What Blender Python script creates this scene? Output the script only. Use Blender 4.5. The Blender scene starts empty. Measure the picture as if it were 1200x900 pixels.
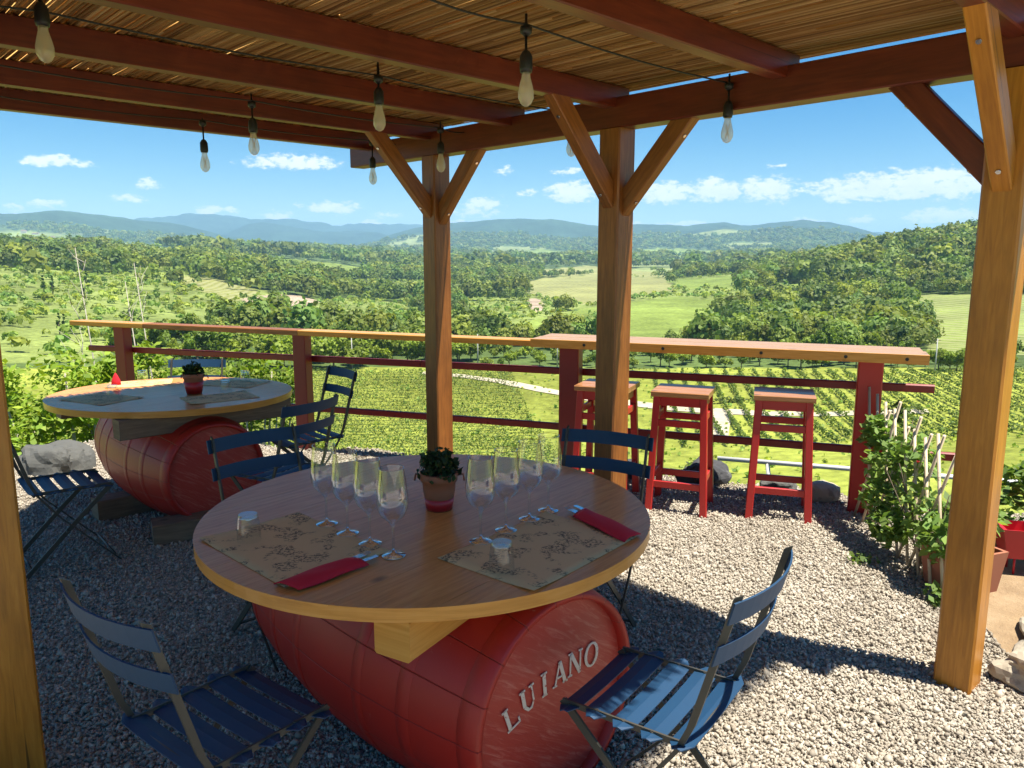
import bpy, math, random
import numpy as np
from mathutils import Vector, Matrix

S = bpy.context.scene
COL = S.collection
rng = np.random.default_rng(7)
random.seed(7)
R_ = math.radians

# ------------------------------------------------------------------ camera, sky, sun, exposure
H = 1.68
FPX = 900.0
PITCH = math.atan(150 / 900)
cam = bpy.data.cameras.new('camera')
cam.lens = 27.0
cam.sensor_width = 36.0
cam.clip_start = 0.05
cam.clip_end = 60000
camo = bpy.data.objects.new('camera', cam)
COL.objects.link(camo)
camo.location = (0, 0, H)
camo.rotation_euler = (math.pi / 2 - PITCH, 0, 0)
S.camera = camo

SUN_H = np.array([.90, -.44]); SUN_H = SUN_H / np.linalg.norm(SUN_H)
SUN_EL = R_(70)
SUN = Vector((SUN_H[0] * math.cos(SUN_EL), SUN_H[1] * math.cos(SUN_EL), math.sin(SUN_EL)))
sl = bpy.data.lights.new('sun', 'SUN')
sl.energy = 4.5
sl.angle = R_(0.53)
sl.color = (1.0, .94, .82)
so = bpy.data.objects.new('sun', sl)
COL.objects.link(so)
so.rotation_euler = SUN.to_track_quat('Z', 'Y').to_euler()

S.view_settings.view_transform = 'Standard'
S.view_settings.look = 'None'
S.view_settings.exposure = 1.4
S.view_settings.gamma = 1
S.view_settings.use_curve_mapping = False
S.cycles.use_denoising = True
S.cycles.max_bounces = 10
S.cycles.transparent_max_bounces = 12
S.cycles.volume_bounces = 1
S.cycles.sample_clamp_indirect = 6
S.cycles.caustics_reflective = False
S.cycles.caustics_refractive = False


def ray(u, v):
    x = (u - 600) / FPX
    y = -(v - 450) / FPX
    c, s = math.cos(PITCH), math.sin(PITCH)
    return np.array([x, c + y * s, -s + y * c])


W = bpy.data.worlds.new('World')
S.world = W
W.use_nodes = True
nt = W.node_tree
nt.nodes.clear()


def N(tree, typ, **kw):
    n = tree.nodes.new(typ)
    for k, v in kw.items():
        if k.startswith('i_'):
            key = k[2:]
            n.inputs[int(key) if key.isdigit() else key].default_value = v
        else:
            setattr(n, k, v)
    return n


def mth(tree, op, a, b=None, c=None, clamp=False):
    n = tree.nodes.new('ShaderNodeMath')
    n.operation = op
    n.use_clamp = clamp
    for i, x in enumerate((a, b, c)):
        if x is None:
            continue
        if isinstance(x, (int, float)):
            n.inputs[i].default_value = x
        else:
            tree.links.new(x, n.inputs[i])
    return n.outputs[0]


def build_sky():
    L = nt.links.new
    sky = N(nt, 'ShaderNodeTexSky', sky_type='NISHITA', sun_disc=False)
    sky.sun_elevation = SUN_EL
    sky.sun_rotation = math.atan2(SUN_H[0], SUN_H[1])
    sky.altitude = 200
    sky.air_density = 1.0
    sky.dust_density = 0.0
    sky.ozone_density = 4.0
    hs = N(nt, 'ShaderNodeHueSaturation', i_Saturation=1.5, i_Value=1.0)
    L(sky.outputs[0], hs.inputs['Color'])
    tc = N(nt, 'ShaderNodeTexCoord')
    # clouds: banks at the bearings they hang over, broken up by noise
    no1 = N(nt, 'ShaderNodeTexNoise', i_Scale=38.0, i_Detail=6.0, i_Roughness=.6)
    mp = N(nt, 'ShaderNodeMapping')
    mp.inputs['Scale'].default_value = (1, 1, 2.0)
    L(tc.outputs['Generated'], mp.inputs['Vector'])
    L(mp.outputs[0], no1.inputs['Vector'])
    sp = N(nt, 'ShaderNodeSeparateXYZ')
    L(tc.outputs['Generated'], sp.inputs[0])
    az = mth(nt, 'ARCTAN2', sp.outputs[0], sp.outputs[1])
    el = mth(nt, 'ARCSINE', sp.outputs[2])
    sn = N(nt, 'ShaderNodeSeparateColor')
    L(no1.outputs['Color'], sn.inputs[0])
    az = mth(nt, 'ADD', az, mth(nt, 'MULTIPLY', mth(nt, 'SUBTRACT', sn.outputs[0], .5), .030))
    el = mth(nt, 'ADD', el, mth(nt, 'MULTIPLY', mth(nt, 'SUBTRACT', sn.outputs[1], .5), .020))
    spots = [(1090, 216, 95, 15, 1), (1010, 221, 45, 13, 1), (960, 220, 30, 8, .6), (838, 224, 30, 13, 1), (896, 222, 30, 13, 1),
             (672, 225, 28, 11, 1), (778, 226, 32, 11, 1), (590, 200, 14, 5, .5), (345, 190, 50, 9, .9),
             (62, 188, 24, 6, .9), (95, 191, 16, 4, .5), (54, 238, 20, 4, .9), (15, 243, 10, 5, .6),
             (246, 246, 16, 5, .9), (270, 246, 10, 4, .7), (322, 253, 18, 5, .9), (388, 243, 32, 7, .8),
             (178, 216, 16, 7, .5), (150, 232, 22, 5, .6), (565, 238, 24, 9, .8), (560, 248, 30, 8, .6),
             (540, 262, 26, 5, .9), (455, 252, 22, 6, .5), (1115, 254, 40, 8, .9), (1005, 256, 18, 4, .8),
             (945, 258, 20, 4, .7), (800, 263, 30, 4, .7), (664, 200, 20, 4, .6), (910, 193, 10, 3, .4),
             (1400, 200, 120, 20, 1), (1650, 240, 100, 10, .8), (-250, 220, 90, 12, .9), (-450, 190, 70, 16, .9),
             (620, 226, 16, 6, .5), (730, 262, 26, 5, .7), (440, 262, 18, 4, .6)]
    best = None
    low = None
    for u, v, w, h, a in spots:
        d = ray(u, v)
        a0 = math.atan2(d[0], d[1])
        e0 = math.atan2(d[2], math.hypot(d[0], d[1]))
        dx = mth(nt, 'MULTIPLY', mth(nt, 'SUBTRACT', az, a0), 900 / w * .85)
        dy = mth(nt, 'MULTIPLY', mth(nt, 'SUBTRACT', el, e0), 900 / h * .85)
        q = mth(nt, 'ADD', mth(nt, 'MULTIPLY', dx, dx), mth(nt, 'MULTIPLY', dy, dy))
        m = mth(nt, 'SUBTRACT', a, q)
        best = m if best is None else mth(nt, 'MAXIMUM', best, m)
    no2 = N(nt, 'ShaderNodeTexNoise', i_Scale=95.0, i_Detail=8.0, i_Roughness=.62)
    L(mp.outputs[0], no2.inputs['Vector'])
    k = mth(nt, 'ADD', best, mth(nt, 'MULTIPLY', mth(nt, 'SUBTRACT', no2.outputs['Fac'], .52), 3.2))
    mr = N(nt, 'ShaderNodeMapRange', interpolation_type='SMOOTHSTEP')
    mr.inputs['From Min'].default_value = -.15
    mr.inputs['From Max'].default_value = .75
    mr.inputs['To Max'].default_value = .97
    L(k, mr.inputs['Value'])
    mx = N(nt, 'ShaderNodeMix', data_type='RGBA')
    L(mr.outputs[0], mx.inputs['Factor'])
    L(hs.outputs[0], mx.inputs['A'])
    cr = N(nt, 'ShaderNodeMix', data_type='RGBA')
    cr.inputs['A'].default_value = (7.2, 7.6, 8.2, 1)
    cr.inputs['B'].default_value = (10.5, 10.4, 10.2, 1)
    L(no1.outputs['Fac'], cr.inputs['Factor'])
    L(cr.outputs['Result'], mx.inputs['B'])
    bg = N(nt, 'ShaderNodeBackground', i_Strength=.05)
    L(mx.outputs['Result'], bg.inputs['Color'])
    out = N(nt, 'ShaderNodeOutputWorld')
    L(bg.outputs[0], out.inputs['Surface'])


build_sky()

# ------------------------------------------------------------------ helpers: materials


def mat(name, build):
    m = bpy.data.materials.new(name)
    m.use_nodes = True
    t = m.node_tree
    t.nodes.clear()
    out = t.nodes.new('ShaderNodeOutputMaterial')
    build(t, out)
    return m


def principled(t, out, color=None, rough=.6, **kw):
    p = N(t, 'ShaderNodeBsdfPrincipled')
    if color is not None:
        p.inputs['Base Color'].default_value = (*color, 1)
    p.inputs['Roughness'].default_value = rough
    for k, v in kw.items():
        p.inputs[k.replace('_', ' ')].default_value = v
    t.links.new(p.outputs[0], out.inputs['Surface'])
    return p


def noise(t, scale, detail=4, rough=.55, vec='Object', mscale=None, dist=0.0):
    n = N(t, 'ShaderNodeTexNoise', i_Scale=scale, i_Detail=detail, i_Roughness=rough, i_Distortion=dist)
    tc = N(t, 'ShaderNodeTexCoord')
    v = tc.outputs[vec]
    if mscale is not None:
        mp = N(t, 'ShaderNodeMapping')
        mp.inputs['Scale'].default_value = mscale
        t.links.new(v, mp.inputs['Vector'])
        v = mp.outputs[0]
    t.links.new(v, n.inputs['Vector'])
    return n


def ramp(t, src, stops):
    r = N(t, 'ShaderNodeValToRGB')
    el = r.color_ramp.elements
    el[0].position, el[0].color = stops[0][0], (*stops[0][1], 1)
    el[1].position, el[1].color = stops[-1][0], (*stops[-1][1], 1)
    for p, c in stops[1:-1]:
        e = el.new(p)
        e.color = (*c, 1)
    t.links.new(src, r.inputs[0])
    return r.outputs[0]


def mixc(t, fac, a, b, mode='MIX'):
    m = N(t, 'ShaderNodeMix', data_type='RGBA', blend_type=mode)
    for key, x in (('Factor', fac), ('A', a), ('B', b)):
        if isinstance(x, (int, float)):
            m.inputs[key].default_value = x
        elif isinstance(x, tuple):
            m.inputs[key].default_value = (*x, 1)
        else:
            t.links.new(x, m.inputs[key])
    return m.outputs['Result']


def bump(t, p, src, strength=.3, dist=.002):
    b = N(t, 'ShaderNodeBump', i_Strength=strength, i_Distance=dist)
    t.links.new(src, b.inputs['Height'])
    t.links.new(b.outputs[0], p.inputs['Normal'])


def wood(name, dark, mid, light, rough=.5, coat=0.0, knots=True, gs=1.0, plank=0.0):
    def f(t, out):
        p = principled(t, out, rough=rough)
        g = noise(t, 6 * gs, 5, .6, 'UV', (.9, 11, 1), .6)
        g2 = noise(t, 1.3, 3, .5, 'UV', (1, 3, 1))
        c = ramp(t, g.outputs['Fac'], [(.28, dark), (.5, mid), (.72, light)])
        c = mixc(t, mth(t, 'MULTIPLY', g2.outputs['Fac'], .5), c, mid, 'MIX')
        if knots:
            v = N(t, 'ShaderNodeTexVoronoi', i_Scale=2.1, feature='F1')
            tc = N(t, 'ShaderNodeTexCoord')
            mp = N(t, 'ShaderNodeMapping')
            mp.inputs['Scale'].default_value = (1, 2.0, 1)
            t.links.new(tc.outputs['UV'], mp.inputs[0])
            t.links.new(mp.outputs[0], v.inputs['Vector'])
            k = N(t, 'ShaderNodeMapRange')
            k.inputs['From Min'].default_value = .035
            k.inputs['From Max'].default_value = .085
            k.inputs['To Min'].default_value = .75
            k.inputs['To Max'].default_value = 0
            t.links.new(v.outputs['Distance'], k.inputs[0])
            c = mixc(t, k.outputs[0], c, tuple(x * .3 for x in dark))
        if not coat:
            ck = noise(t, 1.0, 2, .5, 'UV', (.55, 34, 1), .25)
            kk = N(t, 'ShaderNodeMapRange')
            kk.inputs['From Min'].default_value = .675
            kk.inputs['From Max'].default_value = .70
            t.links.new(ck.outputs['Fac'], kk.inputs[0])
            c = mixc(t, mth(t, 'MULTIPLY', kk.outputs[0], .75), c, tuple(x * .18 for x in dark))
            st = noise(t, 2.3, 5, .65, 'UV', (.6, 2.2, 1))
            c = mixc(t, 1.0, c, ramp(t, st.outputs['Fac'], [(.35, (.72, .70, .68)), (.6, (1.06, 1.05, 1.04))]), 'MULTIPLY')
        t.links.new(c, p.inputs['Base Color'])
        if coat:
            p.inputs['Coat Weight'].default_value = coat
            p.inputs['Coat Roughness'].default_value = .14
            p.inputs['Coat IOR'].default_value = 1.4
            p.inputs['Specular IOR Level'].default_value = .12
        rr = N(t, 'ShaderNodeMapRange')
        rr.inputs['To Min'].default_value = rough - .1
        rr.inputs['To Max'].default_value = rough + .12
        t.links.new(g2.outputs['Fac'], rr.inputs[0])
        t.links.new(rr.outputs[0], p.inputs['Roughness'])
        bump(t, p, g.outputs['Fac'], .25, .0015)
    return mat(name, f)


def paint(name, col, rough=.45, wear=None, wscale=14, wamt=.6, vec='Object', bumpy=.15, dirt=.25, metallic=0.0):
    def f(t, out):
        p = principled(t, out, rough=rough, Metallic=metallic)
        n1 = noise(t, 3.5, 5, .6, vec)
        c = mixc(t, mth(t, 'MULTIPLY', n1.outputs['Fac'], dirt * 2), col, tuple(x * .6 for x in col))
        if wear:
            n2 = noise(t, wscale, 8, .7, vec)
            k = N(t, 'ShaderNodeMapRange')
            k.inputs['From Min'].default_value = wamt
            k.inputs['From Max'].default_value = wamt + .06
            t.links.new(n2.outputs['Fac'], k.inputs[0])
            c = mixc(t, k.outputs[0], c, wear)
        t.links.new(c, p.inputs['Base Color'])
        n3 = noise(t, 60, 4, .6, vec)
        bump(t, p, n3.outputs['Fac'], bumpy, .001)
    return mat(name, f)


def foliage(name, c0, c1, trans=.3, rough=.6, attr=True, spec=.3):
    def f(t, out):
        n1 = noise(t, 1.7, 4, .6)
        c = mixc(t, n1.outputs['Fac'], c0, c1)
        if attr:
            a = N(t, 'ShaderNodeAttribute', attribute_name='tint')
            c = mixc(t, 1.0, c, a.outputs['Color'], 'MULTIPLY')
        p = N(t, 'ShaderNodeBsdfPrincipled')
        p.inputs['Roughness'].default_value = rough
        p.inputs['Specular IOR Level'].default_value = spec
        t.links.new(c, p.inputs['Base Color'])
        tr = N(t, 'ShaderNodeBsdfTranslucent')
        t.links.new(mixc(t, 1.0, c, (1.25, 1.25, .6), 'MULTIPLY'), tr.inputs['Color'])
        ms = N(t, 'ShaderNodeMixShader')
        ms.inputs[0].default_value = trans
        t.links.new(p.outputs[0], ms.inputs[1])
        t.links.new(tr.outputs[0], ms.inputs[2])
        t.links.new(ms.outputs[0], out.inputs['Surface'])
    return mat(name, f)


M = {}
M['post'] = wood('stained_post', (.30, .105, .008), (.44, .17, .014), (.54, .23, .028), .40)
M['wood_shaded'] = wood('shaded_stained_wood', (.15, .048, .010), (.26, .090, .018), (.36, .14, .030), .42)  # shaded copy of the post wood: the shade is put into its colour
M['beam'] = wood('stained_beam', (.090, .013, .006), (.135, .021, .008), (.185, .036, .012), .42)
M['pine'] = wood('varnished_pine', (.46, .155, .034), (.63, .25, .062), (.73, .34, .10), .45, .34)
M['pine_edge'] = wood('pine_edge', (.42, .17, .03), (.55, .25, .05), (.62, .31, .08), .4, .3)
M['bearer'] = wood('bearer_pine', (.42, .19, .035), (.55, .27, .06), (.62, .34, .09), .45, .2)
M['oldtop'] = wood('weathered_plank', (.27, .135, .06), (.38, .21, .10), (.47, .29, .16), .45, .35)
M['stool_top'] = wood('stool_plank', (.24, .095, .035), (.36, .16, .06), (.44, .21, .09), .42, .4)
M['block'] = wood('block_wood', (.12, .08, .05), (.2, .13, .08), (.27, .19, .12), .8)
M['red'] = paint('red_rail_paint', (.25, .014, .011), .42, (.24, .10, .05), 18, .70)
M['red_bright'] = paint('red_stool_paint', (.50, .022, .018), .38, (.3, .12, .06), 22, .72)
M['blue'] = paint('blue_slat_paint', (.006, .044, .108), .55, (.16, .15, .14), 30, .74, dirt=.3)
M['frame'] = paint('chair_frame_metal', (.060, .054, .042), .45, (.25, .2, .14), 26, .68)
M['white_paint'] = paint('white_paint', (.75, .74, .71), .5)
M['black'] = paint('black_plastic', (.012, .012, .012), .5)
M['terracotta'] = paint('terracotta', (.36, .13, .07), .8, (.5, .4, .32), 9, .66)
M['redwrap'] = paint('red_foil', (.50, .02, .03), .35)
M['napkin'] = paint('napkin_cloth', (.60, .008, .026), .85, bumpy=.5, dirt=.15)
M['steel'] = mat('steel', lambda t, o: principled(t, o, (.7, .7, .72), .2, Metallic=1.0))
M['letter'] = paint('cream_letter_paint', (.72, .62, .52), .6, (.45, .08, .05), 55, .56)
M['rock'] = paint('limestone', (.42, .36, .27), .9, (.26, .22, .17), 7, .55, bumpy=.9)
M['rock_grey'] = paint('grey_rock', (.10, .10, .092), .9, (.06, .06, .056), 7, .55, bumpy=.9)
M['rock_dark'] = paint('dark_stone', (.05, .05, .055), .85, (.1, .1, .1), 7, .6, bumpy=.8)
M['bark'] = paint('bark', (.16, .12, .08), .9, (.09, .07, .05), 12, .55, bumpy=.9)
M['pale_bark'] = paint('pale_bark', (.42, .38, .31), .9, (.25, .22, .18), 12, .55, bumpy=.7)
M['bamboo'] = paint('bamboo_cane', (.58, .47, .32), .6, (.16, .11, .07), 22, .60)
M['plaster'] = paint('pale_plaster', (.58, .50, .40), .85)
M['tile'] = paint('roof_tile', (.33, .17, .10), .85)
M['dark_glass'] = mat('dark_glass', lambda t, o: principled(t, o, (.03, .035, .04), .1))
M['pole'] = paint('pole_concrete', (.45, .44, .42), .8)


def thin_glass(lo, hi, tint, rough=.0, body=0.0, bodycol=(1, 1, 1), blend=.32):
    def f(t, out):
        lw = N(t, 'ShaderNodeLayerWeight', i_Blend=blend)
        mr = N(t, 'ShaderNodeMapRange')
        mr.inputs['To Min'].default_value = lo
        mr.inputs['To Max'].default_value = hi
        t.links.new(lw.outputs['Facing'], mr.inputs[0])
        tr = N(t, 'ShaderNodeBsdfTransparent')
        tr.inputs['Color'].default_value = (*tint, 1)
        gl = N(t, 'ShaderNodeBsdfGlossy', i_Roughness=rough)
        ms = N(t, 'ShaderNodeMixShader')
        t.links.new(mr.outputs[0], ms.inputs[0])
        t.links.new(tr.outputs[0], ms.inputs[1])
        t.links.new(gl.outputs[0], ms.inputs[2])
        last = ms.outputs[0]
        if body:
            tl = N(t, 'ShaderNodeBsdfTranslucent')
            tl.inputs['Color'].default_value = (*bodycol, 1)
            df = N(t, 'ShaderNodeBsdfDiffuse')
            df.inputs['Color'].default_value = (*bodycol, 1)
            m1 = N(t, 'ShaderNodeMixShader')
            m1.inputs[0].default_value = .5
            t.links.new(tl.outputs[0], m1.inputs[1])
            t.links.new(df.outputs[0], m1.inputs[2])
            m2 = N(t, 'ShaderNodeMixShader')
            m2.inputs[0].default_value = body
            t.links.new(last, m2.inputs[1])
            t.links.new(m1.outputs[0], m2.inputs[2])
            last = m2.outputs[0]
        t.links.new(last, out.inputs['Surface'])
    return f


M['glass'] = mat('clear_glass', thin_glass(.05, 1.0, (.97, .98, .98), .01, blend=.26))
M['glass_foot'] = mat('glass_foot', thin_glass(.5, 1.0, (.9, .93, .95), .05))
M['glass_tumbler'] = mat('tumbler_glass', thin_glass(.05, 1.0, (.96, .98, .98), .02, blend=.13))
M['bulb'] = mat('frosted_bulb_glass', thin_glass(.06, .5, (.97, .95, .9), .05, .34, (.95, .90, .78)))
M['filament'] = mat('filament', lambda t, o: principled(t, o, (.6, .42, .2), .4))


def _reed(t, out):
    g = N(t, 'ShaderNodeNewGeometry')
    c = ramp(t, g.outputs['Random Per Island'], [(0, (.22, .11, .035)), (.3, (.46, .26, .085)), (.7, (.60, .38, .14)), (1, (.74, .54, .27))])
    n = noise(t, 9, 4, .6)
    c = mixc(t, mth(t, 'MULTIPLY', n.outputs['Fac'], .45), c, (.16, .08, .03))
    p = N(t, 'ShaderNodeBsdfPrincipled', i_Roughness=.6)
    t.links.new(c, p.inputs['Base Color'])
    tr = N(t, 'ShaderNodeBsdfTranslucent')
    t.links.new(c, tr.inputs['Color'])
    ms = N(t, 'ShaderNodeMixShader')
    ms.inputs[0].default_value = .45
    t.links.new(p.outputs[0], ms.inputs[1])
    t.links.new(tr.outputs[0], ms.inputs[2])
    t.links.new(ms.outputs[0], out.inputs['Surface'])


M['reed'] = mat('dry_reed', _reed)


def _pebble(t, out):
    g = N(t, 'ShaderNodeNewGeometry')
    c = ramp(t, g.outputs['Random Per Island'], [(0, (.25, .215, .17)), (.3, (.35, .305, .245)), (.7, (.42, .375, .305)), (1, (.53, .48, .40))])
    n1 = noise(t, 1.1, 5, .6)
    c = mixc(t, 1.0, c, ramp(t, n1.outputs['Fac'], [(.3, (.80, .77, .73)), (.65, (1.08, 1.07, 1.05))]), 'MULTIPLY')
    p = principled(t, out, rough=.85)
    t.links.new(c, p.inputs['Base Color'])


M['pebble'] = mat('limestone_chips', _pebble)


def _warm_sheet(t, out):
    df = N(t, 'ShaderNodeBsdfDiffuse')
    df.inputs['Color'].default_value = (.30, .20, .10, 1)
    tl = N(t, 'ShaderNodeBsdfTranslucent')
    tl.inputs['Color'].default_value = (.95, .72, .40, 1)
    ms = N(t, 'ShaderNodeMixShader')
    ms.inputs[0].default_value = .8
    t.links.new(df.outputs[0], ms.inputs[1])
    t.links.new(tl.outputs[0], ms.inputs[2])
    t.links.new(ms.outputs[0], out.inputs['Surface'])


M['warm_sheet'] = mat('added_warm_sheet', _warm_sheet)  # for the sheet added above the reeds, tints the light coming through


def _gravel(t, out):
    v = N(t, 'ShaderNodeTexVoronoi', i_Scale=85.0)
    tc = N(t, 'ShaderNodeTexCoord')
    t.links.new(tc.outputs['Object'], v.inputs['Vector'])
    sc = N(t, 'ShaderNodeSeparateColor')
    t.links.new(v.outputs['Color'], sc.inputs[0])
    c = ramp(t, sc.outputs[0], [(0, (.24, .21, .17)), (.5, (.40, .355, .295)), (1, (.55, .50, .42))])
    p = principled(t, out, rough=.9)
    t.links.new(c, p.inputs['Base Color'])
    bump(t, p, v.outputs['Distance'], .9, .012)


M['gravel'] = mat('gravel_bed', _gravel)


def _dirt(t, out):
    n = noise(t, 4, 8, .65)
    n2 = noise(t, 60, 6, .7)
    c = ramp(t, n.outputs['Fac'], [(.3, (.26, .17, .09)), (.55, (.40, .28, .16)), (.75, (.50, .38, .24))])
    c = mixc(t, mth(t, 'MULTIPLY', n2.outputs['Fac'], .5), c, (.2, .13, .07))
    p = principled(t, out, rough=.95)
    t.links.new(c, p.inputs['Base Color'])
    bump(t, p, n2.outputs['Fac'], .8, .02)


M['dirt'] = mat('bare_earth', _dirt)


def _road(t, out):
    n = noise(t, .6, 6, .65)
    c = ramp(t, n.outputs['Fac'], [(.3, (.34, .29, .2)), (.7, (.50, .44, .33))])
    p = principled(t, out, rough=.95)
    t.links.new(c, p.inputs['Base Color'])


M['road'] = mat('dirt_track', _road)


def _terrain(t, out):
    a = N(t, 'ShaderNodeAttribute', attribute_name='land')
    b = N(t, 'ShaderNodeAttribute', attribute_name='rows')
    n1 = noise(t, .035, 8, .65)
    n2 = noise(t, .5, 6, .7)
    n3 = noise(t, .0035, 8, .62)
    w = N(t, 'ShaderNodeTexWave', wave_type='BANDS', bands_direction='X', i_Scale=.055)
    w.inputs['Distortion'].default_value = .3
    tc = N(t, 'ShaderNodeTexCoord')
    mp = N(t, 'ShaderNodeMapping')
    mp.inputs['Rotation'].default_value = (0, 0, R_(-12))
    t.links.new(tc.outputs['Object'], mp.inputs[0])
    t.links.new(mp.outputs[0], w.inputs['Vector'])
    c = a.outputs['Color']
    m1 = N(t, 'ShaderNodeMapRange')
    m1.inputs['From Min'].default_value = .3
    m1.inputs['From Max'].default_value = .7
    m1.inputs['To Min'].default_value = .68
    m1.inputs['To Max'].default_value = 1.32
    t.links.new(n1.outputs['Fac'], m1.inputs[0])
    c = mixc(t, 1.0, c, m1.outputs[0], 'MULTIPLY')
    m2 = N(t, 'ShaderNodeMapRange')
    m2.inputs['From Min'].default_value = .3
    m2.inputs['From Max'].default_value = .7
    m2.inputs['To Min'].default_value = .55
    m2.inputs['To Max'].default_value = 1.42
    t.links.new(n2.outputs['Fac'], m2.inputs[0])
    c = mixc(t, 1.0, c, m2.outputs[0], 'MULTIPLY')
    m3 = N(t, 'ShaderNodeMapRange')
    m3.inputs['From Min'].default_value = .3
    m3.inputs['From Max'].default_value = .7
    m3.inputs['To Min'].default_value = .7
    m3.inputs['To Max'].default_value = 1.3
    t.links.new(n3.outputs['Fac'], m3.inputs[0])
    c = mixc(t, 1.0, c, m3.outputs[0], 'MULTIPLY')
    stripe = mixc(t, w.outputs['Fac'], c, (.27, .27, .13))
    c = mixc(t, mth(t, 'MULTIPLY', b.outputs['Fac'], .75), c, stripe)
    p = principled(t, out, rough=.95)
    p.inputs['Specular IOR Level'].default_value = .1
    t.links.new(c, p.inputs['Base Color'])
    bump(t, p, n2.outputs['Fac'], .6, .35)


M['terrain'] = mat('valley_ground', _terrain)


def _kraft(t, out):
    c = (.70, .45, .225)
    n = noise(t, 40, 5, .6)
    c = mixc(t, mth(t, 'MULTIPLY', n.outputs['Fac'], .4), c, (.60, .375, .18))
    # printed drawings: small scattered ink sketches
    v = noise(t, 11, 3, .5)
    k = N(t, 'ShaderNodeMapRange')
    k.inputs['From Min'].default_value = .50
    k.inputs['From Max'].default_value = .56
    t.links.new(v.outputs['Fac'], k.inputs[0])
    n2 = noise(t, 95, 6, .75)
    k2 = N(t, 'ShaderNodeMapRange')
    k2.inputs['From Min'].default_value = .49
    k2.inputs['From Max'].default_value = .54
    t.links.new(n2.outputs['Fac'], k2.inputs[0])
    ink = mth(t, 'MULTIPLY', mth(t, 'MULTIPLY', k.outputs[0], k2.outputs[0]), .8)
    c = mixc(t, ink, c, (.05, .04, .035))
    p = principled(t, out, rough=.85)
    p.inputs['Specular IOR Level'].default_value = .12
    t.links.new(c, p.inputs['Base Color'])


M['kraft'] = mat('kraft_paper', _kraft)


def _barrel(t, out):
    p = principled(t, out, rough=.48)
    uvn = N(t, 'ShaderNodeTexCoord')
    sp = N(t, 'ShaderNodeSeparateXYZ')
    t.links.new(uvn.outputs['UV'], sp.inputs[0])
    fr = mth(t, 'FRACT', mth(t, 'MULTIPLY', sp.outputs[0], 17))
    d = mth(t, 'ABSOLUTE', mth(t, 'SUBTRACT', fr, .5))
    gap = N(t, 'ShaderNodeMapRange')
    gap.inputs['From Min'].default_value = .482
    gap.inputs['From Max'].default_value = .497
    t.links.new(d, gap.inputs[0])
    n1 = noise(t, 3, 6, .6)
    n2 = noise(t, 26, 8, .72)
    c = mixc(t, n1.outputs['Fac'], (.44, .020, .010), (.33, .013, .008))
    k = N(t, 'ShaderNodeMapRange')
    k.inputs['From Min'].default_value = .66
    k.inputs['From Max'].default_value = .72
    t.links.new(n2.outputs['Fac'], k.inputs[0])
    c = mixc(t, mth(t, 'MULTIPLY', k.outputs[0], .6), c, (.42, .16, .10))
    c = mixc(t, mth(t, 'MULTIPLY', gap.outputs[0], .55), c, (.08, .006, .004))
    t.links.new(c, p.inputs['Base Color'])
    h = mth(t, 'SUBTRACT', mth(t, 'MULTIPLY', n2.outputs['Fac'], .15), gap.outputs[0])
    bump(t, p, h, .6, .005)


M['barrel'] = mat('barrel_red', _barrel)


def _head(t, out):
    p = principled(t, out, rough=.42)
    n0 = noise(t, 2.2, 5, .6)
    n1 = noise(t, 4, 8, .7, 'Object', (5, 5, 5), .3)
    n2 = noise(t, 7, 7, .72, 'UV', (1, 9, 1), .8)
    c = mixc(t, n0.outputs['Fac'], (.46, .045, .030), (.36, .026, .018))
    k = N(t, 'ShaderNodeMapRange')
    k.inputs['From Min'].default_value = .50
    k.inputs['From Max'].default_value = .78
    t.links.new(n2.outputs['Fac'], k.inputs[0])
    c = mixc(t, mth(t, 'MULTIPLY', k.outputs[0], .75), c, (.62, .23, .17))
    t.links.new(c, p.inputs['Base Color'])
    bump(t, p, n2.outputs['Fac'], .35, .003)


M['head'] = mat('scuffed_barrel_head', _head)

M['leaf_tree'] = foliage('tree_leaves', (.125, .178, .030), (.190, .255, .048), .36)
M['leaf_vine'] = foliage('vine_leaves', (.085, .135, .018), (.14, .20, .03), .3)
M['leaf_shrub'] = foliage('shrub_leaves', (.12, .19, .02), (.20, .27, .03), .38)
M['leaf_plant'] = foliage('plant_leaves', (.10, .17, .035), (.17, .25, .06), .4)
M['leaf_grey'] = foliage('grey_green_leaves', (.13, .16, .07), (.20, .23, .11), .3)
M['leaf_dark'] = foliage('dark_succulent', (.02, .04, .012), (.045, .075, .02), .1)
M['grass'] = foliage('grass_blades', (.14, .19, .03), (.22, .26, .05), .35)
M['petal'] = foliage('rose_petal', (.5, .02, .05), (.6, .05, .08), .3, attr=False)

# ------------------------------------------------------------------ helpers: meshes


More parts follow.
